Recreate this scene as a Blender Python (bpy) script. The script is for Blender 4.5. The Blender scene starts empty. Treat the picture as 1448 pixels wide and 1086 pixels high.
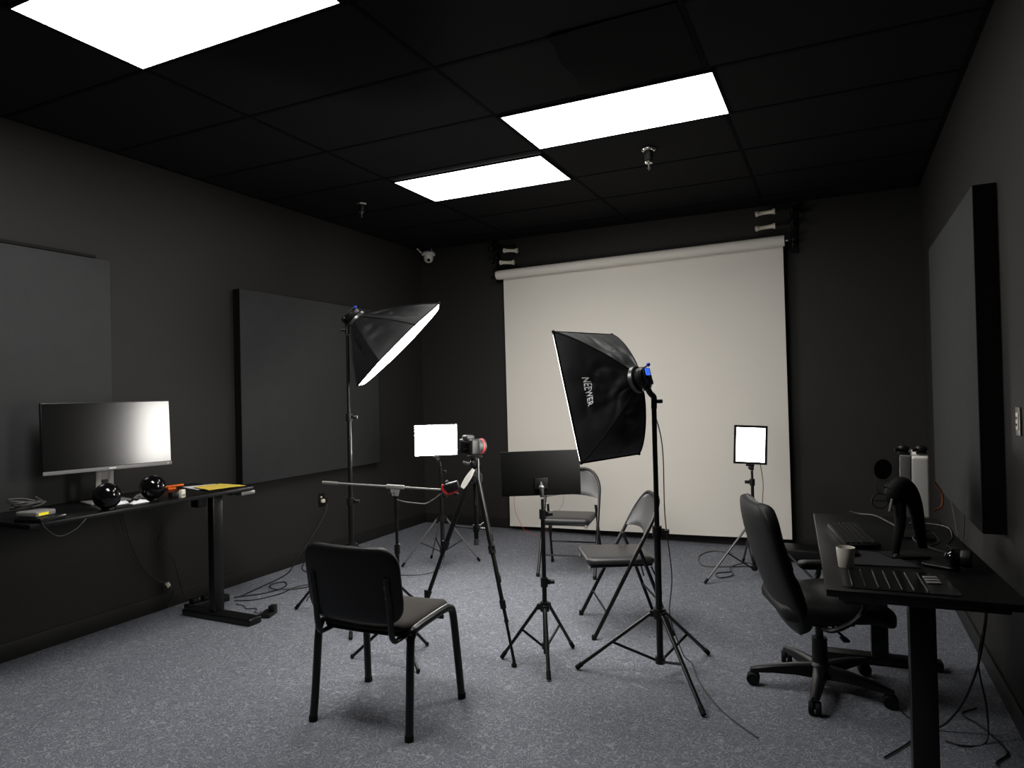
import bpy, bmesh, math, random
from mathutils import Vector, Matrix, Euler, noise
random.seed(4)
sc = bpy.context.scene
COL = sc.collection
V = Vector
PI = math.pi

# ------------------------------------------------------------------ materials
def lin(c):
    c = c / 255.0
    return c / 12.92 if c <= 0.04045 else ((c + 0.055) / 1.055) ** 2.4

def mat(name, rgb, rough=0.5, metal=0.0, bump=0.0, bscale=200.0, vary=0.0, vscale=4.0, spec=0.5, coat=0.0):
    m = bpy.data.materials.new(name)
    m.use_nodes = True
    nt = m.node_tree
    b = nt.nodes['Principled BSDF']
    col = (lin(rgb[0]), lin(rgb[1]), lin(rgb[2]), 1)
    b.inputs['Base Color'].default_value = col
    b.inputs['Roughness'].default_value = rough
    b.inputs['Metallic'].default_value = metal
    b.inputs['Specular IOR Level'].default_value = spec
    b.inputs['Coat Weight'].default_value = coat
    tc = nt.nodes.new('ShaderNodeTexCoord')
    if vary > 0:
        n = nt.nodes.new('ShaderNodeTexNoise')
        n.inputs['Scale'].default_value = vscale
        n.inputs['Detail'].default_value = 4
        nt.links.new(tc.outputs['Object'], n.inputs['Vector'])
        mx = nt.nodes.new('ShaderNodeMix'); mx.data_type = 'RGBA'
        mx.inputs['A'].default_value = tuple(c * (1 - vary) for c in col[:3]) + (1,)
        mx.inputs['B'].default_value = tuple(min(1, c * (1 + vary)) for c in col[:3]) + (1,)
        nt.links.new(n.outputs['Fac'], mx.inputs['Factor'])
        nt.links.new(mx.outputs['Result'], b.inputs['Base Color'])
    if bump > 0:
        n2 = nt.nodes.new('ShaderNodeTexNoise')
        n2.inputs['Scale'].default_value = bscale
        n2.inputs['Detail'].default_value = 3
        nt.links.new(tc.outputs['Object'], n2.inputs['Vector'])
        bp = nt.nodes.new('ShaderNodeBump')
        bp.inputs['Strength'].default_value = bump
        bp.inputs['Distance'].default_value = 0.004
        nt.links.new(n2.outputs['Fac'], bp.inputs['Height'])
        nt.links.new(bp.outputs['Normal'], b.inputs['Normal'])
    return m

def emit(name, rgb, strength):
    m = bpy.data.materials.new(name)
    m.use_nodes = True
    nt = m.node_tree
    b = nt.nodes['Principled BSDF']
    b.inputs['Base Color'].default_value = (0.8, 0.8, 0.8, 1)
    b.inputs['Emission Color'].default_value = (rgb[0], rgb[1], rgb[2], 1)
    b.inputs['Emission Strength'].default_value = strength
    return m

M = {}
M['wall'] = mat('wall_paint', (43, 42, 40), 0.6, bump=0.12, bscale=140, vary=0.08, vscale=1.5, spec=0.22)
M['base'] = mat('baseboard_paint', (36, 35, 34), 0.5, spec=0.25)
M['ceil'] = mat('ceiling_paint', (26, 25, 26), 0.8, bump=0.15, bscale=120, vary=0.06, spec=0.08)
M['tile'] = mat('ceiling_tile_dark', (5, 5, 6), 0.9, bump=0.2, bscale=150, spec=0.15)
M['grid'] = mat('ceiling_grid_paint', (15, 15, 16), 0.85, spec=0.05)
M['fabric'] = mat('panel_fabric', (59, 60, 60), 0.95, bump=0.5, bscale=160, vary=0.10, vscale=9, spec=0.1)
M['frame'] = mat('panel_edge_fabric', (18, 18, 18), 0.9, bump=0.2, bscale=200, spec=0.1)
M['black'] = mat('black_plastic', (15, 15, 15), 0.42, spec=0.35)
M['blackmat'] = mat('black_matte', (13, 13, 13), 0.7, spec=0.2)
M['blacksteel'] = mat('black_powder_coated_steel', (12, 12, 12), 0.34, spec=0.4)
M['desktop'] = mat('black_laminate', (13, 13, 13), 0.36, vary=0.1, spec=0.3)
M['gloss'] = mat('black_gloss', (10, 10, 10), 0.10, spec=0.5)
M['glossmat'] = mat('dark_gloss_film', (20, 20, 20), 0.2, spec=0.4)
M['chrome'] = mat('chrome', (215, 212, 205), 0.2, metal=1.0)
M['silver'] = mat('brushed_silver', (150, 148, 144), 0.4, metal=0.8)
M['greymetal'] = mat('grey_tube_metal', (95, 95, 95), 0.35, metal=0.7)
M['standgrey'] = mat('grey_stand_plastic', (150, 147, 142), 0.45)
M['white'] = mat('white_plastic', (226, 223, 216), 0.45)
M['offwhite'] = mat('off_white_plastic', (222, 214, 196), 0.45)
M['grey'] = mat('grey_plastic', (120, 119, 117), 0.45)
M['paper'] = mat('backdrop_paper', (218, 213, 204), 0.85, vary=0.025, vscale=2.2, bump=0.05, bscale=8, spec=0.15)
M['vinyl'] = mat('black_vinyl', (42, 42, 42), 0.40, bump=0.12, bscale=350, spec=0.5)
M['leather'] = mat('black_leather', (17, 17, 17), 0.5, bump=0.3, bscale=90, spec=0.32)
M['seatfab'] = mat('seat_fabric', (47, 44, 41), 0.85, bump=0.4, bscale=500, spec=0.2)
M['softskin'] = mat('softbox_nylon', (21, 21, 22), 0.48, bump=0.25, bscale=40, spec=0.4)
M['cup'] = mat('ceramic_cup', (200, 196, 184), 0.4)
M['coffee'] = mat('dark_drink', (40, 30, 24), 0.2)
M['yellow'] = mat('yellow_paper', (236, 208, 84), 0.7)
M['neon'] = mat('neon_yellow_plastic', (255, 238, 0), 0.5)
M['paperwhite'] = mat('white_paper', (225, 225, 228), 0.8)
M['orange'] = mat('orange_plastic', (240, 110, 20), 0.45)
M['red'] = mat('red_cable', (205, 40, 40), 0.45)
M['redgrey'] = mat('faded_red_cable', (150, 95, 92), 0.5)
M['cable'] = mat('black_cable', (18, 18, 18), 0.45)
M['greycable'] = mat('grey_cable', (66, 65, 62), 0.5)
M['screen'] = mat('monitor_screen', (5, 5, 5), 0.17, spec=1.0)
M['lens'] = mat('lens_rubber', (40, 40, 40), 0.5)
M['disc'] = mat('dull_black', (15, 15, 15), 0.9, spec=0.06)
M['blue'] = mat('blue_plastic', (20, 60, 200), 0.35)
M['bluedark'] = mat('dark_blue_plastic', (12, 16, 48), 0.3)
M['logo'] = mat('white_print', (250, 250, 248), 0.6)
M['pad'] = mat('rubber_pad', (36, 36, 37), 0.8, spec=0.2)
EM = dict(E1=28.5, E2=11.4, E3=8.0, S1=19.5, S2=19.5, P1=42.0, P2=12.0, P3=9.0)
for k_ in ('P1', 'P2', 'P3'): M[k_] = emit('led_panel_light', (1.0, 0.985, 0.96), EM[k_])
for k_ in ('S1', 'S2'): M[k_] = emit('softbox_light', (1.0, 0.965, 0.91), EM[k_])
for k_ in ('E1', 'E2', 'E3'): M[k_] = emit('ceiling_panel_light', (1.0, 0.985, 0.965), EM[k_])
M['display'] = emit('blue_display', (0.01, 0.14, 1.0), 0.9)

def carpet():
    m = bpy.data.materials.new('blue_grey_carpet')
    m.use_nodes = True
    nt = m.node_tree; N = nt.nodes; Lk = nt.links
    b = N['Principled BSDF']
    b.inputs['Roughness'].default_value = 0.95
    b.inputs['Specular IOR Level'].default_value = 0.1
    tc = N.new('ShaderNodeTexCoord')
    def nz(scale, detail, dist=0.0):
        n = N.new('ShaderNodeTexNoise'); n.inputs['Scale'].default_value = scale
        n.inputs['Detail'].default_value = detail; n.inputs['Distortion'].default_value = dist
        Lk.new(tc.outputs['Object'], n.inputs['Vector']); return n
    def mth(op, a, v):
        n = N.new('ShaderNodeMath'); n.operation = op
        Lk.new(a, n.inputs[0]); n.inputs[1].default_value = v
        return n.outputs[0]
    sq = nz(21.0, 1.0, 1.5)                                  # vermicelli: thin contours of a warped noise
    d = mth('ABSOLUTE', mth('SUBTRACT', mth('FRACT', mth('MULTIPLY', sq.outputs['Fac'], 5.0), 0), 0.5), 0)
    ramp = N.new('ShaderNodeMapRange')
    Lk.new(d, ramp.inputs['Value'])
    ramp.inputs['From Min'].default_value = 0.0; ramp.inputs['From Max'].default_value = 0.24
    ramp.inputs['To Min'].default_value = 1.0; ramp.inputs['To Max'].default_value = 0.0
    fine = nz(170.0, 4.0)
    mid = nz(60.0, 3.0)
    m1 = N.new('ShaderNodeMix'); m1.data_type = 'RGBA'
    m1.inputs['A'].default_value = (lin(86), lin(89), lin(98), 1)
    m1.inputs['B'].default_value = (lin(147), lin(149), lin(154), 1)
    f = mth('MULTIPLY', ramp.outputs['Result'], 0.66)
    ad = N.new('ShaderNodeMath'); ad.operation = 'ADD'
    Lk.new(f, ad.inputs[0]); Lk.new(mth('MULTIPLY', mid.outputs['Fac'], 0.38), ad.inputs[1])
    Lk.new(ad.outputs[0], m1.inputs['Factor'])
    m2 = N.new('ShaderNodeMix'); m2.data_type = 'RGBA'; m2.blend_type = 'MULTIPLY'
    m2.inputs['Factor'].default_value = 1.0
    Lk.new(m1.outputs['Result'], m2.inputs['A'])
    mr = N.new('ShaderNodeMapRange'); Lk.new(fine.outputs['Fac'], mr.inputs['Value'])
    mr.inputs['From Min'].default_value = 0.3; mr.inputs['From Max'].default_value = 0.7
    mr.inputs['To Min'].default_value = 0.64; mr.inputs['To Max'].default_value = 1.30
    cb = N.new('ShaderNodeCombineColor')
    for i in range(3): Lk.new(mr.outputs['Result'], cb.inputs[i])
    Lk.new(cb.outputs[0], m2.inputs['B'])
    Lk.new(m2.outputs['Result'], b.inputs['Base Color'])
    ad2 = N.new('ShaderNodeMath'); ad2.operation = 'ADD'
    Lk.new(ramp.outputs['Result'], ad2.inputs[0]); Lk.new(fine.outputs['Fac'], ad2.inputs[1])
    bp = N.new('ShaderNodeBump'); bp.inputs['Strength'].default_value = 0.5; bp.inputs['Distance'].default_value = 0.004
    Lk.new(ad2.outputs[0], bp.inputs['Height']); Lk.new(bp.outputs['Normal'], b.inputs['Normal'])
    return m
M['carpet'] = carpet()

# ------------------------------------------------------------------ mesh builder
def smooth_path(pts, n=6):
    pts = [V(p) for p in pts]
    if len(pts) < 3: return pts
    out = []
    P = [pts[0] * 2 - pts[1]] + pts + [pts[-1] * 2 - pts[-2]]
    for i in range(1, len(P) - 2):
        a, b, c, d = P[i - 1], P[i], P[i + 1], P[i + 2]
        for k in range(n):
            t = k / n
            out.append(0.5 * ((2 * b) + (c - a) * t + (2 * a - 5 * b + 4 * c - d) * t * t + (3 * b - a - 3 * c + d) * t ** 3))
    out.append(pts[-1])
    return out

class MB:
    def __init__(s): s.bm = bmesh.new()
    def box(s, c, size, mtx=None, bevel=0.0, seg=2):
        t = bmesh.new()
        bmesh.ops.create_cube(t, size=1.0)
        for v in t.verts: v.co = V((v.co.x * size[0], v.co.y * size[1], v.co.z * size[2]))
        if bevel > 0:
            bmesh.ops.bevel(t, geom=list(t.edges), offset=bevel, segments=seg, profile=0.5, affect='EDGES')
        X = Matrix.Translation(V(c)) @ (mtx.to_4x4() if mtx is not None else Matrix.Identity(4))
        s._merge(t, X); return s
    def _merge(s, t, X=None):
        if X is not None: t.transform(X)
        me = bpy.data.meshes.new('tmp'); t.to_mesh(me); t.free()
        s.bm.from_mesh(me); bpy.data.meshes.remove(me)
    def tube(s, pts, r, seg=10, closed=False, smooth=0, caps=True, flat=1.0):
        if smooth: pts = smooth_path(pts, smooth)
        pts = [V(p) for p in pts]
        n = len(pts)
        rr = r if isinstance(r, (list, tuple)) else [r] * n
        if len(rr) != n: rr = [rr[0] + (rr[-1] - rr[0]) * i / (n - 1) for i in range(n)]
        rings = []; prev = None
        for i in range(n):
            if closed: d = pts[(i + 1) % n] - pts[i - 1]
            else: d = pts[min(i + 1, n - 1)] - pts[max(i - 1, 0)]
            d.normalize()
            if prev is None:
                a = V((0, 0, 1)) if abs(d.z) < 0.9 else V((1, 0, 0))
                nx = d.cross(a).normalized()
            else:
                nx = prev - d * prev.dot(d)
                nx = nx.normalized() if nx.length > 1e-6 else d.orthogonal().normalized()
            prev = nx; ny = d.cross(nx)
            rings.append([s.bm.verts.new(pts[i] + (nx * math.cos(2 * PI * k / seg) + ny * math.sin(2 * PI * k / seg) * flat) * rr[i]) for k in range(seg)])
        m = n if closed else n - 1
        for i in range(m):
            A, B = rings[i], rings[(i + 1) % n]
            for k in range(seg):
                s.bm.faces.new((A[k], A[(k + 1) % seg], B[(k + 1) % seg], B[k]))
        if caps and not closed:
            s.bm.faces.new(rings[0][::-1]); s.bm.faces.new(rings[-1])
        return s
    def cyl(s, a, b, r, r2=None, seg=16):
        return s.tube([a, b], [r, r if r2 is None else r2], seg)
    def lathe(s, prof, c=(0, 0, 0), axis=(0, 0, 1), seg=24):
        ax = V(axis).normalized(); nx = ax.orthogonal().normalized(); ny = ax.cross(nx); c = V(c)
        rings = []
        for (r, h) in prof:
            if r < 1e-6: rings.append([s.bm.verts.new(c + ax * h)])
            else: rings.append([s.bm.verts.new(c + ax * h + (nx * math.cos(2 * PI * k / seg) + ny * math.sin(2 * PI * k / seg)) * r) for k in range(seg)])
        for A, B in zip(rings, rings[1:]):
            for k in range(seg):
                k2 = (k + 1) % seg
                if len(A) == 1 and len(B) == 1: continue
                if len(A) == 1: s.bm.faces.new((A[0], B[k2], B[k]))
                elif len(B) == 1: s.bm.faces.new((A[k], A[k2], B[0]))
                else: s.bm.faces.new((A[k], A[k2], B[k2], B[k]))
        if len(rings[0]) > 1: s.bm.faces.new(rings[0][::-1])
        if len(rings[-1]) > 1: s.bm.faces.new(rings[-1])
        return s
    def sphere(s, c, r, sx=1, sy=1, sz=1, seg=24, rings=16, mtx=None):
        t = bmesh.new()
        bmesh.ops.create_uvsphere(t, u_segments=seg, v_segments=rings, radius=r)
        X = Matrix.Translation(V(c)) @ (mtx.to_4x4() if mtx is not None else Matrix.Identity(4)) @ Matrix.Diagonal((sx, sy, sz, 1))
        s._merge(t, X); return s
    def grid(s, rows, off=None):
        """closed slab: rows of points, second layer displaced by off (vector or function i,j)"""
        R, Cn = len(rows), len(rows[0])
        A = [[s.bm.verts.new(V(p)) for p in r] for r in rows]
        for i in range(R - 1):
            for j in range(Cn - 1):
                s.bm.faces.new((A[i][j], A[i][j + 1], A[i + 1][j + 1], A[i + 1][j]))
        if off is not None:
            f = off if callable(off) else (lambda i, j: V(off))
            B = [[s.bm.verts.new(V(rows[i][j]) + f(i, j)) for j in range(Cn)] for i in range(R)]
            for i in range(R - 1):
                for j in range(Cn - 1):
                    s.bm.faces.new((B[i][j], B[i + 1][j], B[i + 1][j + 1], B[i][j + 1]))
            for i in range(R - 1):
                s.bm.faces.new((A[i][0], A[i + 1][0], B[i + 1][0], B[i][0]))
                s.bm.faces.new((A[i][-1], B[i][-1], B[i + 1][-1], A[i + 1][-1]))
            for j in range(Cn - 1):
                s.bm.faces.new((A[0][j], B[0][j], B[0][j + 1], A[0][j + 1]))
                s.bm.faces.new((A[-1][j], A[-1][j + 1], B[-1][j + 1], B[-1][j]))
        return s
    def cushion(s, w, h, t, rc, mtx, p=5.0, bend=None, n=20, front=1.0, back=1.0, tuft=None):
        """puffy rounded-rectangle pad: x width, y height, z thickness"""
        us = [math.sin(-PI / 2 + PI * i / n) for i in range(n + 1)]
        def pt(u, v, side):
            y = v * h / 2
            a = abs(y) - (h / 2 - rc)
            hw = w / 2 - rc + math.sqrt(max(0, rc * rc - a * a)) if a > 0 else w / 2
            x = u * hw
            e = max(abs(u), abs(v))
            z = side * t / 2 * max(0.0, 1 - e ** p) ** (1 / 2.2)
            if tuft and side > 0: z *= tuft(u, v)
            z *= front if side > 0 else back
            q = V((x, y, z))
            if bend: q = q + V(bend(x, y))
            return mtx @ q
        top = {}; bot = {}
        for i, v in enumerate(us):
            for j, u in enumerate(us):
                edge = i in (0, n) or j in (0, n)
                top[i, j] = s.bm.verts.new(pt(u, v, 1))
                bot[i, j] = top[i, j] if edge else s.bm.verts.new(pt(u, v, -1))
        for i in range(n):
            for j in range(n):
                s.bm.faces.new((top[i, j], top[i, j + 1], top[i + 1, j + 1], top[i + 1, j]))
                try: s.bm.faces.new((bot[i, j], bot[i + 1, j], bot[i + 1, j + 1], bot[i, j + 1]))
                except ValueError: pass
        bmesh.ops.remove_doubles(s.bm, verts=s.bm.verts, dist=1e-5)
        return s
    def poly_prism(s, pts, off):
        a = [s.bm.verts.new(V(p)) for p in pts]; b = [s.bm.verts.new(V(p) + V(off)) for p in pts]
        s.bm.faces.new(a[::-1]); s.bm.faces.new(b)
        n = len(a)
        for i in range(n): s.bm.faces.new((a[i], a[(i + 1) % n], b[(i + 1) % n], b[i]))
        return s
    def build(s, name, m, parent=None, world=False, angle=35):
        bmesh.ops.recalc_face_normals(s.bm, faces=list(s.bm.faces))
        me = bpy.data.meshes.new(name)
        s.bm.to_mesh(me); s.bm.free()
        me.materials.append(M[m] if isinstance(m, str) else m)
        for p in me.polygons: p.use_smooth = True
        me.set_sharp_from_angle(angle=math.radians(angle))
        o = bpy.data.objects.new(name, me)
        COL.objects.link(o)
        if parent is not None:
            o.parent = parent
            if world:
                r = parent
                while r.parent: r = r.parent
                X = Matrix.Translation(r.location) @ r.rotation_euler.to_matrix().to_4x4()
                me.transform(X.inverted())
        return o

def tag(o, label, cat, group=None):
    o['label'] = label; o['category'] = cat
    if group: o['group'] = group
    return o
def thing(name, label, cat, loc=(0, 0, 0), rot=(0, 0, 0), group=None):
    o = bpy.data.objects.new(name, None); COL.objects.link(o)
    o.empty_display_size = 0.05
    o.location = loc
    o.rotation_euler = Euler(rot) if not isinstance(rot, Matrix) else rot.to_euler()
    return tag(o, label, cat, group)
def single(mb, name, m, label, cat, group=None, angle=35):
    """a thing that is one mesh; origin moved to the base centre of its bounds"""
    o = mb.build(name, m, angle=angle)
    co = [v.co for v in o.data.vertices]
    c = V(((min(p.x for p in co) + max(p.x for p in co)) / 2, (min(p.y for p in co) + max(p.y for p in co)) / 2, min(p.z for p in co)))
    o.data.transform(Matrix.Translation(-c)); o.location = c
    return tag(o, label, cat, group)
def copy_tree(o, parent=None):
    c = o.copy(); COL.objects.link(c)
    if parent is not None: c.parent = parent
    for ch in list(o.children): copy_tree(ch, c)
    return c
def struct(mb, name, m):
    o = mb.build(name, m); o['kind'] = 'structure'; return o
def basis(x, y, z): return Matrix((x, y, z)).transposed()
def rz(a): return Matrix.Rotation(a, 3, 'Z')

# ------------------------------------------------------------------ camera
CP = V((0, 0, 1.4348))
fw = V((-0.43105, 0.90224, 0.01190))
yaw, pitch, roll = 0.4457, 0.0119, -0.0223
fw = V((-math.sin(yaw) * math.cos(pitch), math.cos(yaw) * math.cos(pitch), math.sin(pitch)))
rt = V((math.cos(yaw), math.sin(yaw), 0)); up = rt.cross(fw)
rt2 = rt * math.cos(roll) + up * math.sin(roll); up2 = up * math.cos(roll) - rt * math.sin(roll)
cam = bpy.data.objects.new('camera', bpy.data.cameras.new('camera')); COL.objects.link(cam)
cam.matrix_world = Matrix.Translation(CP) @ basis(rt2, up2, -fw).to_4x4()
cam.data.sensor_fit = 'HORIZONTAL'; cam.data.sensor_width = 36
cam.data.lens = 964.46 / 1448 * 36
cam.data.clip_start = 0.02
sc.camera = cam

# ------------------------------------------------------------------ the room
XL, XR, YB, YF, H = -4.214, 0.641, 6.490, -1.30, 3.05
struct(MB().box(((XL + XR) / 2, (YB + YF) / 2, -0.05), (XR - XL + 0.3, YB - YF + 0.3, 0.1)), 'floor', 'carpet')
struct(MB().box(((XL + XR) / 2, (YB + YF) / 2, H + 0.05), (XR - XL + 0.3, YB - YF + 0.3, 0.1)), 'ceiling', 'ceil')
struct(MB().box((XL - 0.06, (YB + YF) / 2, H / 2), (0.12, YB - YF, H)), 'wall_left', 'wall')
struct(MB().box((XR + 0.06, (YB + YF) / 2, H / 2), (0.12, YB - YF, H)), 'wall_right', 'wall')
struct(MB().box(((XL + XR) / 2, YB + 0.06, H / 2), (XR - XL + 0.24, 0.12, H)), 'wall_back', 'wall')
struct(MB().box(((XL + XR) / 2, YF - 0.06, H / 2), (XR - XL + 0.24, 0.12, H)), 'wall_front', 'wall')
struct(MB().box((XL + 0.006, (YB + YF) / 2, 0.052), (0.012, YB - YF, 0.104), bevel=0.003), 'baseboard_left', 'base')
struct(MB().box((XR - 0.006, (YB + YF) / 2, 0.052), (0.012, YB - YF, 0.104), bevel=0.003), 'baseboard_right', 'base')
struct(MB().box(((XL + XR) / 2, YB - 0.006, 0.052), (XR - XL - 0.03, 0.012, 0.104), bevel=0.003), 'baseboard_back', 'base')
# suspended-ceiling bars, almost the colour of the tiles
g = MB()
for x in (-4.2, -3.01, -1.765, -0.555, 0.62): g.box((x, (YB + YF) / 2, H - 0.0015), (0.022, YB - YF - 0.02, 0.003))
for y in (-0.33, 0.31, 0.96, 1.595, 2.235, 2.88, 3.54, 4.18, 4.87, 5.52, 6.14): g.box(((XL + XR) / 2, y, H - 0.0014), (XR - XL - 0.02, 0.022, 0.0028))
struct(g, 'trim_1', 'grid')

# darker tile beside the middle light, its left edge hanging a little
rows = []
for i in range(9):
    y = 2.86 + 0.655 * i / 8; r = []
    for j in range(9):
        x = -1.155 + 0.585 * j / 8 + (0.012 * math.sin(i * 1.7) - 0.025 * (i / 8) if j == 0 else 0)
        r.append((x, y, H - 0.006 - 0.022 * (1 - j / 8) ** 3 * (0.4 + 0.6 * math.sin(PI * i / 8))))
    rows.append(r)
single(MB().grid(rows, (0, 0, 0.002)), 'ceiling_tile', 'tile', 'darker ceiling tile with a loose left edge, next to the widest lit ceiling panel in the middle', 'ceiling tile')

LW_, LD_ = 1.2, 0.585
def ceiling_light(x, y, label, glow):
    t = thing('ceiling_light', label, 'ceiling light', (x, y, H), group='ceiling light panels')
    w, d = LW_, LD_
    f = MB()
    for (cx, cy, sx, sy) in ((w / 2, -0.009, w + 0.036, 0.018), (w / 2, d + 0.009, w + 0.036, 0.018), (-0.009, d / 2, 0.018, d), (w + 0.009, d / 2, 0.018, d)):
        f.box((cx, cy, -0.0085), (sx, sy, 0.009))
    f.build('light_frame', 'disc', t)
    MB().box((w / 2, d / 2, -0.0065), (w, d, 0.007)).build('diffuser', glow, t)
    return t
ceiling_light(-2.996, 1.622, 'lit white ceiling panel nearest the camera, cut off by the top edge', 'E1')
ceiling_light(-1.738, 3.566, 'lit white ceiling panel beside the dark tile and the larger sprinkler', 'E2')
ceiling_light(-2.990, 4.272, 'lit white ceiling panel farthest back, the smallest looking of the three', 'E3')

def sprinkler(x, y, s, label):
    t = thing('fire_sprinkler', label, 'sprinkler', (x, y, H - 0.0035), group='ceiling sprinklers')
    MB().lathe([(0.052 * s, 0), (0.052 * s, -0.004 * s), (0.044 * s, -0.014 * s), (0.034 * s, -0.018 * s)]).build('canopy', 'chrome', t)
    MB().lathe([(0.033 * s, -0.0182 * s), (0.031 * s, -0.03 * s), (0.026 * s, -0.078 * s), (0.024 * s, -0.082 * s)]).build('cup', 'black', t)
    MB().lathe([(0.024 * s, -0.0822 * s), (0.027 * s, -0.088 * s), (0.025 * s, -0.097 * s), (0.010 * s, -0.100 * s)]).build('ring', 'chrome', t)
    k = MB().cyl((0, 0, -0.1002 * s), (0, 0, -0.126 * s), 0.006 * s)
    k.lathe([(0.012 * s, -0.1262 * s), (0.013 * s, -0.130 * s), (0.004 * s, -0.133 * s), (0.002 * s, -0.145 * s), (0, -0.146 * s)])
    k.build('deflector', 'greymetal', t)
    return t
sprinkler(-1.108, 4.526, 1.0, 'chrome and black ceiling sprinkler in front of the backdrop, the larger looking one')
sprinkler(-3.569, 4.618, 0.86, 'small ceiling sprinkler above the left wall panel, left of the farthest light')

t = thing('security_camera', 'small white dome security camera with two antennas in the back left corner', 'security camera', (-4.02, 6.36, 0))
MB().cyl((-4.02, 6.36, 3.0), (-4.02, 6.36, H - 0.001), 0.022).cyl((-4.02, 6.36, 3.035), (-4.02, 6.36, H - 0.001), 0.045).build('ceiling_mount', 'blackmat', t, True)
MB().lathe([(0.03, 3.0), (0.062, 2.992), (0.076, 2.972), (0.074, 2.955), (0.05, 2.95)], (-4.02, 6.36, 0)).build('base', 'white', t, True)
MB().lathe([(0.052, 2.9495), (0.054, 2.93), (0.05, 2.905), (0.035, 2.882), (0.012, 2.872), (0, 2.871)], (-4.02, 6.36, 0)).build('camera_body', 'white', t, True)
dv = (CP - V((-4.02, 6.36, 2.91))).normalized()
MB().cyl(V((-4.02, 6.36, 2.905)) + dv * 0.044, V((-4.02, 6.36, 2.905)) + dv * 0.056, 0.017).build('lens', 'gloss', t, True)
for a, b in (((-4.09, 6.33, 2.985), (-4.135, 6.31, 3.035)), ((-4.02, 6.43, 3.0), (-4.03, 6.44, 3.045))):
    MB().tube([a, b], [0.009, 0.007]).build('antenna', 'white', t, True)

# acoustic panels ------------------------------------------------------------
def acoustic_panel(xw, sgn, y0, y1, z0, z1, th, label):
    """hangs on the wall at xw, sgn = +1 faces +x"""
    t = thing('acoustic_panel', label, 'acoustic panel', (xw, (y0 + y1) / 2, z0))
    xa = xw + sgn * 0.002; xb = xw + sgn * (th - 0.004)
    MB().box(((xa + xb) / 2, (y0 + y1) / 2, (z0 + z1) / 2), (abs(xb - xa), y1 - y0, z1 - z0)).build('panel_frame', 'frame', t, True)
    xc = xw + sgn * th
    MB().box(((xb + xc) / 2 + sgn * 0.0003, (y0 + y1) / 2, (z0 + z1) / 2), (abs(xc - xb), y1 - y0 - 0.002, z1 - z0 - 0.002), bevel=0.0015).build('fabric_front', 'fabric', t, True)
    return t
acoustic_panel(XL, 1, 3.836, 5.576, 0.765, 2.279, 0.072, 'dark grey fabric acoustic panel on the left wall behind the raised softbox')
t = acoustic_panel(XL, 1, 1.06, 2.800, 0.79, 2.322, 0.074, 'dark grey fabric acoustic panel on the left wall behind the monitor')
MB().box((XL + 0.040, 1.88, 2.3345), (0.066, 1.66, 0.018)).build('shadow_strip', 'blackmat', t, True)  # black strip modelled in place of the shadow gap above the panel
acoustic_panel(XR, -1, 3.566, 5.150, 0.772, 2.296, 0.0896, 'thick dark acoustic panel on the right wall above the desk')

# backdrop --------------------------------------------------------------------
TL, TR = V((-3.145, 6.335, 2.652)), V((-0.385, 6.335, 2.692))
ex = (TR - TL).normalized()
t = thing('paper_backdrop', 'wide beige seamless paper backdrop hanging from its roll on the back wall', 'backdrop', (-1.76, 6.335, 0))
MB().cyl(TL, TR, 0.047, seg=28).build('paper_roll', 'paper', t, True)
rows = []
for i in range(31):
    k = i / 30; r = []
    for j in range(41):
        q = j / 40
        x = -3.118 + 2.716 * q
        zt = 2.655 + 0.04 * q; zb = 0.046 + 0.055 * q
        z = zt + (zb - zt) * k
        y = 6.375 + 0.012 * k + 0.006 * math.sin(q * 7 + 0.6) * k + 0.004 * math.sin(q * 17 + k * 5) * k
        if k > 0.985: y -= 0.006
        r.append((x + 0.010 * k, y, z))
    rows.append(r)
MB().grid(rows, (0, 0.0015, 0)).build('paper_sheet', 'paper', t, True, angle=60)
MB().cyl(TL - ex * 0.03, TL + ex * 0.0, 0.034).lathe([(0.036, 0.0), (0.044, -0.010), (0.044, -0.022), (0.03, -0.03)], TL - ex * 0.005, ex).build('end_cap', 'offwhite', t, True)
MB().cyl(TR, TR + ex * 0.03, 0.012).build('end_pin', 'chrome', t, True)

def wall_bracket(x, label, sx):
    t = thing('backdrop_bracket', label, 'bracket', (x, YB, 2.65), group='wall brackets of the backdrop rolls')
    MB().box((x, YB - 0.010, 2.80), (0.06, 0.014, 0.40), bevel=0.003).build('wall_mount', 'blackmat', t, True)
    for z in (2.67, 2.825, 2.955):
        h = MB().tube([(x, YB - 0.02, z + 0.03), (x, YB - 0.10, z + 0.02), (x, YB - 0.15, z - 0.045), (x, YB - 0.19, z - 0.035), (x, YB - 0.20, z - 0.01)], 0.009, smooth=4)
        h.box((x, YB - 0.06, z + 0.03), (0.03, 0.08, 0.05), bevel=0.004)
        h.build('hook', 'black', t, True)
    MB().tube([(x + 0.02 * sx, YB - 0.05, 2.95), (x + 0.10 * sx, YB - 0.05, 2.945)], 0.014).build('crossbar', 'blackmat', t, True)
    return t
wall_bracket(-0.315, 'black triple hook wall bracket at the right end of the backdrop roll', 1)
wall_bracket(-3.215, 'black triple hook wall bracket at the left end of the backdrop roll', -1)

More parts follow.
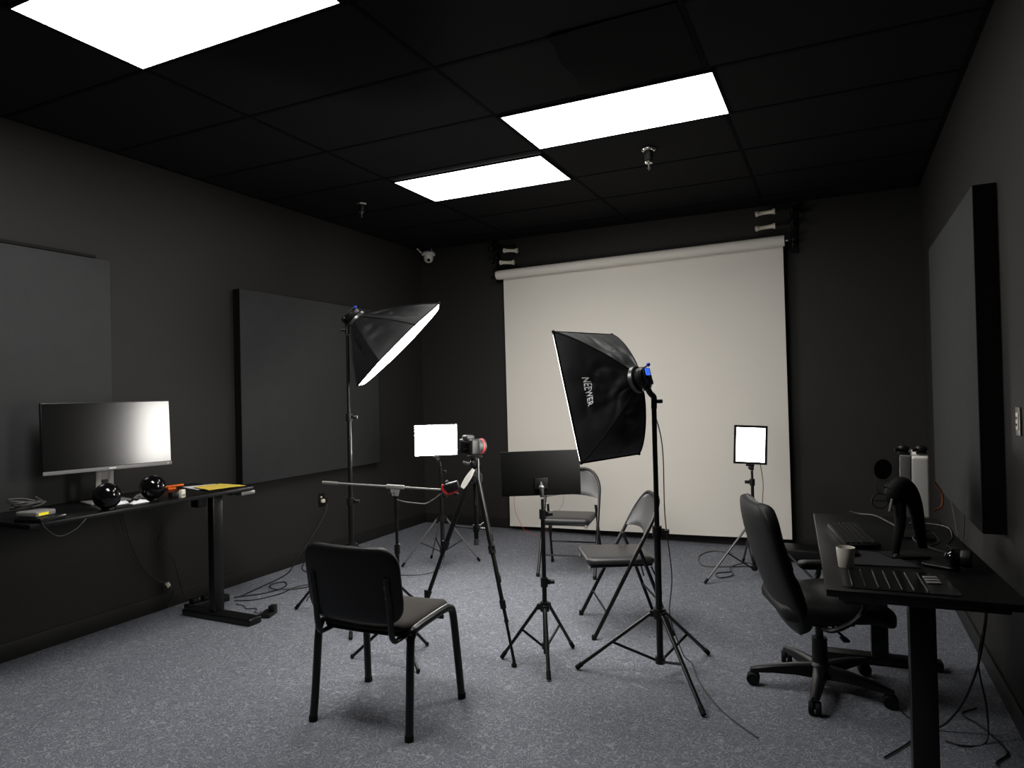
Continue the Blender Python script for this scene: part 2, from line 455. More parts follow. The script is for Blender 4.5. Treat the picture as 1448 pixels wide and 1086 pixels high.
def expander(a, b, rod, label):
    a, b = V(a), V(b); ax = (b - a).normalized(); L = (b - a).length
    t = thing('roll_expander', label, 'roll holder', a, group='white roll expanders above the backdrop')
    m = MB().lathe([(0.018, 0), (0.025, 0.004), (0.025, 0.018), (0.0185, 0.028), (0.0165, L * 0.5), (0.0185, L - 0.03), (0.026, L - 0.016), (0.026, L - 0.004), (0.02, L)], a, ax, 18)
    m.build('expander_body', 'offwhite', t, True)
    MB().box(a + ax * 0.03 + V((0, -0.018, 0)), (0.010, 0.004, 0.008)).build('slot', 'blackmat', t, True)
    MB().cyl(rod[0], rod[1], 0.006).build('mount_rod', 'blackmat', t, True)
    return t
expander((-0.619, 6.34, 2.952), (-0.452, 6.34, 2.958), ((-0.452, 6.34, 2.958), (-0.327, 6.34, 2.963)), 'upper white roll expander at the right end of the backdrop')
expander((-0.622, 6.34, 2.822), (-0.453, 6.34, 2.831), ((-0.453, 6.34, 2.831), (-0.327, 6.34, 2.836)), 'lower white roll expander at the right end of the backdrop')
expander((-3.092, 6.34, 2.904), (-2.931, 6.34, 2.886), ((-3.092, 6.34, 2.904), (-3.203, 6.34, 2.91)), 'upper white roll expander at the left end of the backdrop')
expander((-3.136, 6.34, 2.784), (-2.974, 6.34, 2.768), ((-3.136, 6.34, 2.784), (-3.203, 6.34, 2.79)), 'lower white roll expander at the left end of the backdrop')

# ------------------------------------------------------------------ stands
def light_stand(label, base, feet, apex_z, low_z, sections, legmat='blacksteel', brace_t=0.5, leg_r=0.009, knob_dir=(1, 0, 0), cat='light stand', group=None, name='light_stand'):
    """sections: [(z0, z1, r), ...] bottom to top"""
    bx, by = base
    t = thing(name, label, cat, (bx, by, 0), group=group)
    for i, (z0, z1, r) in enumerate(sections):
        MB().cyl((bx, by, z0), (bx, by, z1), r, seg=14).build('pole_section', 'blacksteel' if i < 9 else 'greymetal', t, True)
    kd = V(knob_dir).normalized()
    for i, (z0, z1, r) in enumerate(sections[:-1]):
        c = MB().cyl((bx, by, z1 - 0.032), (bx, by, z1 + 0.018), r + 0.007, seg=14)
        c.box(V((bx, by, z1 - 0.006)) + kd * (r + 0.012), (0.02, 0.02, 0.026), bevel=0.004)
        co = c.build('collar', 'black', t, True)
        k = MB().cyl(V((bx, by, z1 - 0.006)) + kd * (r + 0.02), V((bx, by, z1 - 0.006)) + kd * (r + 0.042), 0.012)
        k.build('knob', 'black', co, True)
    r0 = sections[0][2]
    hub = MB().cyl((bx, by, apex_z - 0.022), (bx, by, apex_z + 0.026), r0 + 0.012, seg=14)
    low = MB().cyl((bx, by, low_z - 0.014), (bx, by, low_z + 0.016), r0 + 0.008, seg=14)
    for fx, fy in feet:
        d = V((fx - bx, fy - by, 0)).normalized()
        hub.box(V((bx, by, apex_z)) + d * (r0 + 0.014), (0.03, 0.022, 0.03), rz(math.atan2(d.y, d.x)), bevel=0.003)
        a = V((bx, by, apex_z)) + d * (r0 + 0.024); b = V((fx, fy, leg_r + 0.002))
        leg = MB().tube([a, b], leg_r, seg=10, flat=0.9).build('leg', legmat, t, True)
        e = (b - a).normalized()
        MB().tube([b - e * 0.035, b + e * 0.004], leg_r + 0.002).build('rubber_foot', 'blackmat', leg, True)
        m = a.lerp(b, brace_t)
        MB().tube([V((bx, by, low_z)) + d * (r0 + 0.006), m], 0.0055 if leg_r < 0.01 else 0.007, seg=8).build('brace', 'blacksteel', t, True)
    hub.build('leg_hub', 'black', t, True)
    low.build('brace_hub', 'black', t, True)
    return t

SB1 = (-0.830, 3.373)
light_stand('black light stand with splayed legs holding the branded softbox', SB1, [(-1.247, 3.311), (-0.565, 3.045), (-0.667, 3.762)], 0.318, 0.088,
            [(0.075, 0.735, 0.0165), (0.70, 1.3368, 0.0125)], leg_r=0.0105, brace_t=0.52)
SB2 = (-2.896, 3.572)
light_stand('tall black light stand by the left wall carrying the raised tilted softbox', SB2, [(-3.335, 3.527), (-2.620, 3.209), (-2.702, 3.988)], 0.45, 0.10,
            [(0.05, 0.75, 0.0165), (0.72, 1.30, 0.0135), (1.27, 1.832, 0.0105)], leg_r=0.010, brace_t=0.5, knob_dir=(0.9, 0.4, 0))
LP = (-1.434, 3.344)
light_stand('small black tripod stand under the black panel seen from behind', LP, [(-1.667, 3.290), (-1.369, 3.575), (-1.329, 3.129)], 0.292, 0.085,
            [(0.045, 0.43, 0.0125), (0.40, 0.79, 0.0115), (0.77, 0.862, 0.008)], leg_r=0.010, brace_t=0.45, knob_dir=(0.9, 0.43, 0), group='stands of the flat light panels')
LB = (-2.977, 4.830)
light_stand('slim stand with silvery legs under the lit panel in the left back corner', LB, [(-2.790, 5.119), (-3.305, 4.726), (-3.233, 5.060)], 0.405, 0.135,
            [(0.10, 0.60, 0.0145), (0.58, 0.80, 0.011), (0.78, 0.855, 0.008)], legmat='silver', leg_r=0.0085, group='stands of the flat light panels')
LR = (-0.604, 5.444)
light_stand('black stand under the upright lit panel, partly behind the office chair', LR, [(-0.913, 5.110), (-0.160, 5.340), (-0.737, 5.870)], 0.40, 0.065,
            [(0.045, 0.55, 0.015), (0.53, 0.72, 0.012), (0.70, 0.800, 0.009)], legmat='greymetal', leg_r=0.009, knob_dir=(-1, -0.2, 0), group='stands of the flat light panels')

# flat light panels -----------------------------------------------------------
def led_panel(c, n, w, h, roll_, label, glow, back=False, top_z=None, rim=0.008):
    """c = centre of the panel, n = the way it shines"""
    n = V(n).normalized(); z0 = V((0, 0, 1)); x = z0.cross(n).normalized(); y = n.cross(x)
    R = Matrix.Rotation(roll_, 3, n); x = R @ x; y = R @ y
    B = basis(x, y, n); c = V(c)
    t = thing('led_light_panel', label, 'light panel', c, group='flat lit light panels')
    MB().box(c - n * 0.006, (w, h, 0.018), B, bevel=0.003).build('housing', 'disc' if back else 'blackmat', t, True)
    f = MB()
    e_ = rim
    for (px, py, sx, sy) in ((0, h / 2 - e_ / 2, w, e_), (0, -h / 2 + e_ / 2, w, e_), (w / 2 - e_ / 2, 0, e_, h - 2 * e_), (-w / 2 + e_ / 2, 0, e_, h - 2 * e_)):
        f.box(c + x * px + y * py + n * 0.0065, (sx, sy, 0.006), B)
    f.build('rim', 'black', t, True)
    MB().box(c + n * 0.005, (w - 2 * e_ - 0.002, h - 2 * e_ - 0.002, 0.003), B).build('diffuser', glow, t, True)
    # ball-head mount below / behind
    s = c - y * (h / 2 if not back else h * 0.30)
    if not back:
        m = MB().box(s - y * 0.008, (0.060, 0.015, 0.03), B, bevel=0.003)
        m.box(s - y * 0.030 + x * 0.012, (0.030, 0.032, 0.03), B, bevel=0.006)
        m.cyl(s - y * 0.012, V((s.x, s.y, top_z + 0.01)), 0.010)
        m.sphere(s - y * 0.026, 0.015, seg=14, rings=8)
        m.build('ball_mount', 'black', t, True)
    else:
        p = MB().box(c - y * 0.055 - n * 0.018, (0.07, 0.06, 0.006), B, bevel=0.002)
        p.build('mount_plate', 'black', t, True)
        for sx in (-1, 1):
            for sy in (-1, 1):
                q = c - y * 0.055 + x * sx * 0.027 + y * sy * 0.024 - n * 0.021
                MB().cyl(q, q - n * 0.003, 0.0028, seg=8).build('screw', 'chrome', t, True)
        q = c - y * 0.075 - n * 0.030
        MB().sphere(q, 0.017, seg=16, rings=10).build('ball_joint', 'greymetal', t, True)
        MB().tube([q + y * 0.03 + n * 0.008, q], [0.004, 0.015], seg=10).tube([q - y * 0.010, V((top_z[0], top_z[1], top_z[2]))], [0.016, 0.011], seg=12).build('neck', 'black', t, True)
    return t
led_panel((-3.004, 4.808, 1.053), (0.62, -0.784, 0), 0.362, 0.264, 0.0, 'wide lit white panel by the left back corner, glowing towards the camera', 'P1', top_z=0.857)
led_panel((-0.608, 5.428, 0.997), (0.18, -0.985, 0.02), 0.240, 0.292, -0.045, 'upright lit white panel standing in front of the right part of the backdrop', 'P2', top_z=0.806, rim=0.017)
n_lp = V((-0.431, 0.902, 0.0))
c_lp = V((-1.434, 3.334, 0.996)) + n_lp * 0.055
led_panel(c_lp, n_lp, 0.425, 0.238, -0.012, 'flat black panel light seen from behind, shining away from the camera', 'P3', back=True, top_z=(-1.434, 3.344, 0.874))

# softboxes -------------------------------------------------------------------
def softbox(label, C_, n, w, h, corners, ring_c, ring_r, glow, name_text=None, bulge=0.045, seed=1.0, wrinkle=1.0, bow=1.22):
    """corners: face outline in (w, h) coordinates"""
    C_, n, w, h, ring_c = V(C_), V(n), V(w), V(h), V(ring_c)
    t = thing('softbox', label, 'softbox', ring_c, group='softboxes on stands')
    depth = (C_ - ring_c).dot(n)
    off = (ring_c - C_) + n * depth                      # ring centre seen on the face plane
    NC = len(corners)
    def P(fa, fb, v):
        """(fa, fb) on the face outline; v = 0 at the ring, 1 at the face"""
        L = math.hypot(fa, fb); ra, rb = fa / L * ring_r, fb / L * ring_r
        rad = 1 - (1 - v) ** bow
        axl = v ** (1 + 0.6 * (bow - 1))
        return C_ - n * depth * (1 - axl) + w * (ra + (fa - ra) * rad) + h * (rb + (fb - rb) * rad) + off * (1 - rad)
    NS, NV = (30, 26) if NC == 4 else (14, 22)
    sides = []
    for i in range(NC):
        (a0, b0), (a1, b1) = corners[i], corners[(i + 1) % NC]
        rows = []
        for iv in range(NV + 1):
            v = iv / NV; r = []
            for iu in range(NS + 1):
                u = iu / NS
                p = P(a0 + (a1 - a0) * u, b0 + (b1 - b0) * u, v)
                sag = math.sin(PI * u) * math.sin(PI * min(1, v * 1.02)) * (0.022 if NC == 4 else 0.012)
                cen = C_ - n * depth * 0.5
                inw = (cen - p).normalized()
                q = p + V((seed, seed * 2, 0.0))
                crease = max(0, 1 - abs(math.sin((u * 2.2 + v * 1.6 + seed) * 2.1 + 1.5 * noise.noise(q * 6))) * 3.2)
                wr = noise.noise(q * 8) * 0.022 + noise.noise(q * 20) * 0.010 + crease * 0.014
                p = p + inw * (sag + wrinkle * wr * math.sin(PI * v) ** 0.7 * math.sin(PI * u) ** 0.7)
                r.append(p)
            rows.append(r)
        sides.append(rows)
        MB().grid(rows, lambda i_, j_, R=rows: (C_ - n * depth * 0.4 - R[i_][j_]).normalized() * 0.002).build('fabric_side', 'softskin', t, True, angle=70)
    for (a, b) in corners:
        MB().tube([P(a, b, k / 14) for k in range(15)], 0.0042, seg=6).build('rib', 'blackmat', t, True)
        MB().sphere(P(a, b, 1.0), 0.009, seg=10, rings=6).build('corner_cap', 'blackmat', t, True)
    # hem round the face and the bulging white diffuser
    e = MB()
    for i in range(NC):
        p, q = corners[i], corners[(i + 1) % NC]
        e.tube([C_ + w * p[0] + h * p[1], C_ + w * q[0] + h * q[1]], 0.005, seg=6)
    e.build('hem', 'blackmat', t, True)
    mb = MB(); rings = []
    K = 12; per = 10
    outline = []
    for i in range(NC):
        p, q = corners[i], corners[(i + 1) % NC]
        for k in range(per): outline.append((p[0] + (q[0] - p[0]) * k / per, p[1] + (q[1] - p[1]) * k / per))
    for k in range(K):
        f = math.cos(PI / 2 * k / K)                     # 1 at the rim
        rings.append([mb.bm.verts.new(C_ + w * (a * f * 0.99) + h * (b * f * 0.99) + n * (0.002 + bulge * (1 - f ** 2) ** 0.55)) for a, b in outline])
    top = mb.bm.verts.new(C_ + n * (0.002 + bulge))
    m_ = len(outline)
    for A_, B_ in zip(rings, rings[1:]):
        for k in range(m_): mb.bm.faces.new((A_[k], A_[(k + 1) % m_], B_[(k + 1) % m_], B_[k]))
    for k in range(m_): mb.bm.faces.new((rings[-1][k], rings[-1][(k + 1) % m_], top))
    mb.build('diffuser', glow, t, True, angle=70)
    # speed ring
    MB().lathe([(ring_r - 0.012, -0.016), (ring_r + 0.006, -0.016), (ring_r + 0.010, 0.0), (ring_r + 0.004, 0.012), (ring_r - 0.012, 0.012)], ring_c, n, 28).build('speed_ring', 'greymetal', t, True)
    if name_text:
        cu = bpy.data.curves.new('tmp_text', 'FONT'); cu.body = name_text; cu.size = 1.0; cu.offset = 0.022
        cu.space_character = 1.12
        ob = bpy.data.objects.new('tmp_text', cu); COL.objects.link(ob)
        dg = bpy.context.evaluated_depsgraph_get()
        me = bpy.data.meshes.new_from_object(ob.evaluated_get(dg))
        bpy.data.objects.remove(ob); bpy.data.curves.remove(cu)
        bmt = bmesh.new(); bmt.from_mesh(me); bpy.data.meshes.remove(me)
        bmesh.ops.triangulate(bmt, faces=bmt.faces)
        bmesh.ops.subdivide_edges(bmt, edges=[e_ for e_ in bmt.edges if e_.calc_length() > 0.25], cuts=2)
        x0 = min(v.co.x for v in bmt.verts); x1 = max(v.co.x for v in bmt.verts); y1 = max(v.co.y for v in bmt.verts)
        rows = sides[3]                                   # the side at +w: from (1,-1) to (1,1)
        def surf(u, v):
            fu = min(max(u, 0), 0.9999) * NS; fv = min(max(v, 0), 0.9999) * NV
            i, j = int(fv), int(fu); a, b = fv - i, fu - j
            q = (rows[i][j] * (1 - b) + rows[i][j + 1] * b) * (1 - a) + (rows[i + 1][j] * (1 - b) + rows[i + 1][j + 1] * b) * a
            return q
        u_top, u_bot, v_base, v_cap = 0.635, 0.355, 0.745, 0.645
        for vv in bmt.verts:
            k = (vv.co.x - x0) / (x1 - x0); c = vv.co.y / y1
            u = u_top + (u_bot - u_top) * k; v = v_base + (v_cap - v_base) * c + 0.015 * (k - 0.5)
            q = surf(u, v)
            du = surf(u + 0.03, v) - surf(u - 0.03, v); dv_ = surf(u, v + 0.03) - surf(u, v - 0.03)
            nn = du.cross(dv_).normalized()
            if nn.dot(w) < 0: nn = -nn
            vv.co = q + nn * 0.0035
        mb = MB(); mb.bm.free(); mb.bm = bmt
        mb.build('brand_lettering', 'logo', t, True)
    return t

n1, w1, h1 = V((-0.917, 0.325, -0.231)), V((-0.331, -0.943, -0.013)), V((-0.222, 0.065, 0.973))
R1 = V((-0.900, 3.318, 1.482))
softbox('black rectangular softbox with white lettering, facing the backdrop corner', (-1.131, 3.398, 1.411), n1, w1, h1, [(0.245, 0.335), (-0.245, 0.335), (-0.245, -0.335), (0.245, -0.335)], R1, 0.060, 'S1', 'NEEWER', bulge=0.062, seed=2.3)
n2, w2, h2 = V((0.581, 0.393, -0.713)), V((-0.533, 0.845, 0.032)), V((0.615, 0.361, 0.700))
n2.normalize(); w2 = (w2 - n2 * w2.dot(n2)).normalized(); h2 = n2.cross(w2)
R2 = V((-2.820, 3.581, 1.931))
ro = 0.398
softbox('raised softbox tilted down on the tall stand by the left wall, lit edge showing', (-2.596, 3.732, 1.761), n2, w2, h2, [(ro * math.cos(PI / 8 + k * PI / 4), ro * math.sin(PI / 8 + k * PI / 4)) for k in range(8)], R2, 0.058, 'S2', bulge=0.025, seed=5.1, wrinkle=0.9, bow=1.09)

def lamp_head(label, ring_c, n, w, h, pole_top, full):
    """light head behind the speed ring with its tilt yoke on the pole"""
    t = thing('studio_lamp_head', label, 'lamp head', pole_top, group='lamp heads of the softboxes')
    a = ring_c - n * 0.018
    D_ = 0.046
    MB().lathe([(0.044, 0.0), (0.052, -0.008), (0.054, -D_ + 0.016), (0.047, -D_ + 0.004), (0.02, -D_), (0, -D_ - 0.0005)], a, n, 28).build('lamp_body', 'black', t, True)
    k = a - n * (D_ + 0.004)
    B = basis(w, h, n)
    MB().box(k + n * 0.001, (0.060, 0.085, 0.008), B, bevel=0.003).build('rear_cover', 'black', t, True)
    p = V(pole_top)
    if full:
        MB().box(k - n * 0.0045 + h * 0.022, (0.034, 0.034, 0.003), B).build('display_screen', 'display', t, True)
        MB().box(k - n * 0.005 - h * 0.028, (0.05, 0.024, 0.006), B, bevel=0.002).build('lower_panel', 'bluedark', t, True)
        MB().tube([k + n * 0.01 + h * 0.045, k - n * 0.012 + h * 0.052], 0.004).build('tilt_bar', 'greymetal', t, True)
        MB().sphere(k - n * 0.018 + h * 0.054, 0.010, seg=12, rings=8).build('blue_knob', 'blue', t, True)
        MB().cyl(k - n * 0.005 - h * 0.006, k - n * 0.012 - h * 0.006, 0.007).build('dial', 'black', t, True)
        j = a - n * 0.030 - h * 0.052
        path = [j + h * 0.006, V((j.x + (p.x - j.x) * 0.5, j.y + (p.y - j.y) * 0.5, j.z - 0.030)), V((p.x, p.y, p.z + 0.055)), p + V((0, 0, -0.001))]
        kd = V((0.9, 0.43, 0))
    else:
        MB().sphere(k + n * 0.004 + h * 0.048, 0.011, seg=12, rings=8).build('blue_knob', 'blue', t, True)
        path = [a - n * 0.034 - h * 0.030, a - n * 0.045 - h * 0.062, V((p.x, p.y, p.z + 0.075)), p + V((0, 0, 0.006))]
        kd = V((-0.9, -0.43, 0))
    MB().tube(path, 0.0145, smooth=5, seg=12).build('yoke', 'black', t, True)
    q = p + V((0, 0, 0.035))
    MB().cyl(q + kd * 0.010, q + kd * 0.042, 0.010).build('lock_knob', 'black', t, True)
    if full:
        for s_, z_ in ((-1, -0.004), (1, 0.008)):
            q2 = j + rt * 0.021 * s_ + V((0, 0, z_))
            MB().tube([q2 + V((0, 0, 0.005)), q2 + rt * (0.006 * -s_) + V((0, 0, -0.013))], 0.005, seg=8).build('clamp_tip', 'white', t, True)
    return t
lamp_head('black lamp head with blue display behind the lettered softbox', R1, n1, w1, h1, (-0.830, 3.373, 1.338), True)
lamp_head('small black lamp head with blue knob behind the raised softbox', R2, n2, w2, h2, (-2.896, 3.572, 1.834), False)

# ------------------------------------------------------------------ microphone boom
BM = (-2.202, 3.103)
t = thing('microphone_boom_stand', 'low boom stand with thin silver arm behind the dark upholstered chair', 'boom stand', (BM[0], BM[1], 0))
MB().cyl((BM[0], BM[1], 0.09), (BM[0], BM[1], 0.60), 0.011).build('lower_tube', 'blacksteel', t, True)
MB().cyl((BM[0], BM[1], 0.58), (BM[0], BM[1], 0.76), 0.0085).build('upper_tube', 'black', t, True)
MB().cyl((BM[0], BM[1], 0.565), (BM[0], BM[1], 0.615), 0.016).build('clutch', 'black', t, True)
MB().tube([(BM[0], BM[1], 0.758), (BM[0], BM[1], 0.80), (BM[0], BM[1], 0.872), (BM[0], BM[1], 0.89)], [0.010, 0.014, 0.011, 0.016]).build('grip', 'black', t, True)
for f in ((-2.431, 2.987), (-2.150, 3.300), (-1.987, 2.962)):
    lg = MB().tube([(BM[0], BM[1], 0.235), (f[0], f[1], 0.010)], 0.0085).build('leg', 'blacksteel', t, True)
    d = (V((f[0], f[1], 0.010)) - V((BM[0], BM[1], 0.235))).normalized()
    MB().sphere(V((f[0], f[1], 0.0125)), 0.0115, seg=10, rings=8).build('rubber_foot', 'blackmat', lg, True)
MB().cyl((BM[0], BM[1], 0.205), (BM[0], BM[1], 0.262), 0.020).build('leg_hub', 'black', t, True)
bd = V((0.617, 0.296, -0.058)).normalized()
pv = V((BM[0], BM[1] - 0.006, 0.930))
B = basis(bd, V((0, 0, 1)).cross(bd).normalized(), bd.cross(V((0, 0, 1)).cross(bd).normalized()))
MB().box(pv, (0.10, 0.024, 0.022), B, bevel=0.005).poly_prism([pv + bd * -0.026 + V((0, 0, -0.011)), pv + bd * 0.026 + V((0, 0, -0.011)), pv + bd * 0.017 + V((0, 0, -0.048)), pv + bd * -0.017 + V((0, 0, -0.048))], V((0.004, -0.009, 0))).build('pivot_clamp', 'grey', t, True)
MB().tube([pv - bd * 0.37, pv + bd * 0.250], 0.0055).build('boom_arm', 'silver', t, True)
MB().tube([pv - bd * 0.40, pv - bd * 0.315], 0.0085).build('counterweight', 'silver', t, True)
for s_ in (-1, 1):
    q = pv + V((0, -0.014, -0.03)) + bd * (0.012 * s_ - 0.012)
    MB().cyl(q, q + V((0.003, -0.006, 0)), 0.004, seg=8).build('screw', 'chrome', t, True)
single(MB().tube([(BM[0] + 0.014, BM[1] - 0.014, 0.862), (-2.15, 3.11, 0.848), (-2.08, 3.14, 0.838), (-2.04, 3.155, 0.838), (-2.0, 3.17, 0.862), (-1.965, 3.185, 0.89)], 0.0035, smooth=6, seg=8), 'microphone_cable', 'greycable', 'grey cable drooping from the boom stand grip towards the tripod', 'cable')

# recorder with red cable at the end of the boom
t = thing('audio_recorder', 'small black device with red cable loop and white flap at the boom tip', 'recorder', (-1.90, 3.25, 0.91))
q0 = pv + bd * 0.335
Bq = rz(0.43) @ Matrix.Rotation(-0.25, 3, 'Y')
MB().box(q0 + V((-0.02, -0.006, 0.022)), (0.075, 0.04, 0.05), Bq, bevel=0.008, seg=3).build('device_body', 'black', t, True)
MB().cyl(q0 + V((-0.055, -0.016, 0.045)), q0 + V((-0.045, -0.012, 0.052)), 0.008).build('record_button', 'greymetal', t, True)
MB().sphere(q0 + V((0.0, 0, -0.018)), 0.015, seg=14, rings=10).build('clip_ball', 'black', t, True)
MB().tube([q0 + V((-0.068, -0.03, 0.035)), q0 + V((-0.070, -0.032, 0.015)), q0 + V((-0.058, -0.028, -0.006)), q0 + V((-0.04, -0.02, -0.016)), q0 + V((-0.015, -0.012, -0.010)), q0 + V((0.01, -0.002, 0.006))], 0.006, smooth=5).build('red_cable', 'red', t, True)
fa = q0 + V((0.03, 0.012, 0.015)); fb = q0 + V((0.088, 0.040, 0.115))
d = (fb - fa).normalized(); sd = d.cross(V((0.45, -0.9, 0))).normalized(); nn_ = sd.cross(d)
rows = []
for i in range(7):
    k = i / 6; wv = 0.0125 * (0.6 + 0.7 * math.sin(PI * min(1, k * 0.8 + 0.15)))
    rows.append([fa.lerp(fb, k) + sd * wv * s_ + nn_ * 0.004 * (1 - abs(s_)) for s_ in (-1, -0.5, 0, 0.5, 1)])
MB().grid(rows, nn_ * -0.006).build('white_flap', 'white', t, True)

# ------------------------------------------------------------------ camera on tripod
TB = V((-1.890, 3.438, 0))
t = thing('camera_tripod', 'tall black camera tripod with thick sectioned legs', 'tripod', TB)
apx = TB + V((0, 0, 0.955))
for fx, fy in ((-1.903, 3.825), (-1.563, 3.221), (-2.213, 3.231)):
    f = V((fx, fy, 0.0)); d = (f - TB).normalized()
    a = apx + d * 0.030; b = f + V((0, 0, 0.03)); e = (b - a).normalized()
    P_ = lambda k: a.lerp(b, k)
    lg = MB().tube([P_(0), P_(0.42)], 0.0145, seg=12).tube([P_(0.40), P_(0.72)], 0.0115, seg=12).tube([P_(0.70), P_(1.0)], 0.0080, seg=10).build('leg', 'blacksteel', t, True)
    for k, r in ((0.415, 0.020), (0.71, 0.0165)):
        MB().tube([P_(k - 0.022), P_(k + 0.022)], r, seg=12).box(P_(k) + d * 0.014 + V((0, 0, 0.01)), (0.014, 0.014, 0.035), bevel=0.004).build('leg_clamp', 'black', lg, True)
    MB().lathe([(0.0105, 0.032), (0.008, 0.024), (0.014, 0.014), (0.015, 0.006), (0.010, 0.001), (0, 0.001)], f, (0, 0, 1), 14).build('rubber_foot', 'blackmat', lg, True)
    MB().tube([TB + V((0, 0, 0.66)) + d * 0.012, P_(0.30)], 0.005, seg=8).build('spreader', 'black', t, True)
MB().cyl(TB + V((0, 0, 0.585)), TB + V((0, 0, 1.02)), 0.013).build('centre_column', 'blacksteel', t, True)
MB().cyl(TB + V((0, 0, 0.565)), TB + V((0, 0, 0.60)), 0.0165).build('column_cap', 'greymetal', t, True)
MB().cyl(TB + V((0, 0, 0.64)), TB + V((0, 0, 0.68)), 0.019).build('spreader_hub', 'black', t, True)
MB().lathe([(0.03, 0.92), (0.042, 0.93), (0.042, 0.965), (0.025, 0.985), (0.02, 0.99)], TB).build('shoulder', 'black', t, True)
hd = MB().sphere(TB + V((0, 0, 1.028)), 0.030, seg=18, rings=12).cyl(TB + V((0, 0, 1.04)), TB + V((0, 0, 1.068)), 0.022)
hd.box(TB + V((0, 0, 1.071)), (0.085, 0.05, 0.010), rz(0.4), bevel=0.002)
hd.build('tripod_head', 'black', t, True)
MB().cyl(TB + V((-0.02, -0.02, 1.03)), TB + V((-0.060, -0.03, 1.04)), 0.010).build('head_knob', 'greymetal', t, True)
# pan handle: grey bar running down beside the right leg
MB().tube([TB + V((0.032, -0.018, 1.06)), TB + V((0.036, -0.028, 0.93)), TB + V((0.020, -0.035, 0.80))], 0.0055, smooth=5).build('pan_handle', 'greymetal', t, True)

ld = V((0.45, 0.89, -0.03)).normalized(); lx = V((0, 0, 1)).cross(ld).normalized(); lz = ld.cross(lx)
cb = TB + V((-0.030, -0.012, 1.1275))
t = thing('camera', 'black camera with big red ringed lens on top of the tripod', 'camera', TB + V((0, 0, 1.077)))
B = basis(lx, ld, lz)
body = MB().box(cb, (0.134, 0.055, 0.088), B, bevel=0.010, seg=3)
body.build('camera_body', 'black', t, True)
MB().box(cb + lz * 0.052 - ld * 0.004, (0.052, 0.058, 0.030), B, bevel=0.010, seg=3).build('viewfinder_hump', 'lens', t, True)
MB().box(cb + lx * 0.062 + ld * 0.016, (0.028, 0.048, 0.082), B, bevel=0.010, seg=3).build('grip', 'black', t, True)
MB().cyl(cb + lx * 0.048 + lz * 0.043, cb + lx * 0.048 + lz * 0.054, 0.012).build('mode_dial', 'greymetal', t, True)
MB().box(cb - ld * 0.0285, (0.078, 0.004, 0.056), B, bevel=0.001).build('rear_screen', 'gloss', t, True)
MB().lathe([(0.034, 0.028), (0.036, 0.032), (0.037, 0.042), (0.042, 0.048), (0.043, 0.074), (0.036, 0.076)], cb, ld, 28).build('lens_barrel', 'lens', t, True)
MB().lathe([(0.043, 0.0762), (0.0445, 0.079), (0.0445, 0.084), (0.042, 0.086)], cb, ld, 28).build('red_lens_ring', 'red', t, True)
MB().lathe([(0.044, 0.0862), (0.045, 0.088), (0.0455, 0.094), (0.042, 0.094)], cb, ld, 28).build('lens_front', 'lens', t, True)

# ------------------------------------------------------------------ conference chair in the foreground
t = thing('upholstered_chair', 'dark upholstered stacking chair in the foreground, seen from behind', 'chair', (-1.893, 2.578, 0), (0, 0, 0.035))
for s_ in (-1, 1):
    rail = MB().tube([(s_ * 0.248, -0.222, 0.002), (s_ * 0.244, -0.205, 0.16), (s_ * 0.240, -0.185, 0.375), (s_ * 0.240, -0.170, 0.418), (s_ * 0.240, -0.135, 0.438), (s_ * 0.241, 0.10, 0.446), (s_ * 0.243, 0.150, 0.436), (s_ * 0.246, 0.176, 0.405), (s_ * 0.256, 0.196, 0.20), (s_ * 0.264, 0.213, 0.002)], 0.0175, smooth=5, seg=14)
    fr = rail.build('leg_frame', 'blacksteel', t)
    for y, x in ((-0.222, 0.248), (0.213, 0.264)):
        MB().lathe([(0.0195, 0.001), (0.0195, 0.022), (0.018, 0.026)], (s_ * x, y, 0), (0, 0, 1), 14).build('foot_cap', 'blackmat', fr)
    MB().tube([(s_ * 0.19, 0.02, 0.405), (s_ * 0.19, -0.20, 0.402), (s_ * 0.19, -0.235, 0.412), (s_ * 0.19, -0.250, 0.445), (s_ * 0.19, -0.262, 0.55), (s_ * 0.19, -0.285, 0.68)], 0.0145, smooth=5, seg=12, flat=0.6).build('back_post', 'blacksteel', t)
    for z in (0.60, 0.645):
        MB().cyl((s_ * 0.19, -0.278 - (z - 0.6) * .25, z), (s_ * 0.19, -0.287 - (z - 0.6) * .25, z), 0.005, seg=8).build('screw', 'greymetal', t)
for y in (-0.13, 0.10):
    MB().tube([(-0.236, y, 0.412), (0.236, y, 0.412)], 0.010).build('cross_bar', 'blacksteel', t)
X = Matrix.Translation((0, 0.005, 0.447))
MB().cushion(0.45, 0.43, 0.062, 0.07, X, p=7, bend=lambda x, y: (0, 0, -0.10 * max(0, y - 0.10) ** 1.0 * 0.6 + 0.16 * x * x - 0.01), back=0.55).build('seat', 'seatfab', t, angle=80)
MB().cushion(0.44, 0.42, 0.03, 0.07, Matrix.Translation((0, 0.005, 0.428)), p=9, bend=lambda x, y: (0, 0, 0.10 * x * x - 0.008)).build('seat_shell', 'blackmat', t, angle=80)
X = Matrix.Translation((0, -0.268, 0.640)) @ Matrix.Rotation(math.radians(90 + 9), 4, 'X')
def bb(x, y): return (0, 0, 0.36 * x * x)
MB().cushion(0.485, 0.335, 0.035, 0.085, X @ Matrix.Translation((0, 0, 0.004)), p=9, bend=lambda x, y: (0, 0, -0.42 * x * x)).build('back_shell', 'black', t, angle=80)
MB().cushion(0.465, 0.320, 0.048, 0.085, X @ Matrix.Translation((0, 0, -0.014)), p=7, bend=lambda x, y: (0, 0, -0.42 * x * x), front=0.3).build('back_cushion', 'seatfab', t, angle=80)

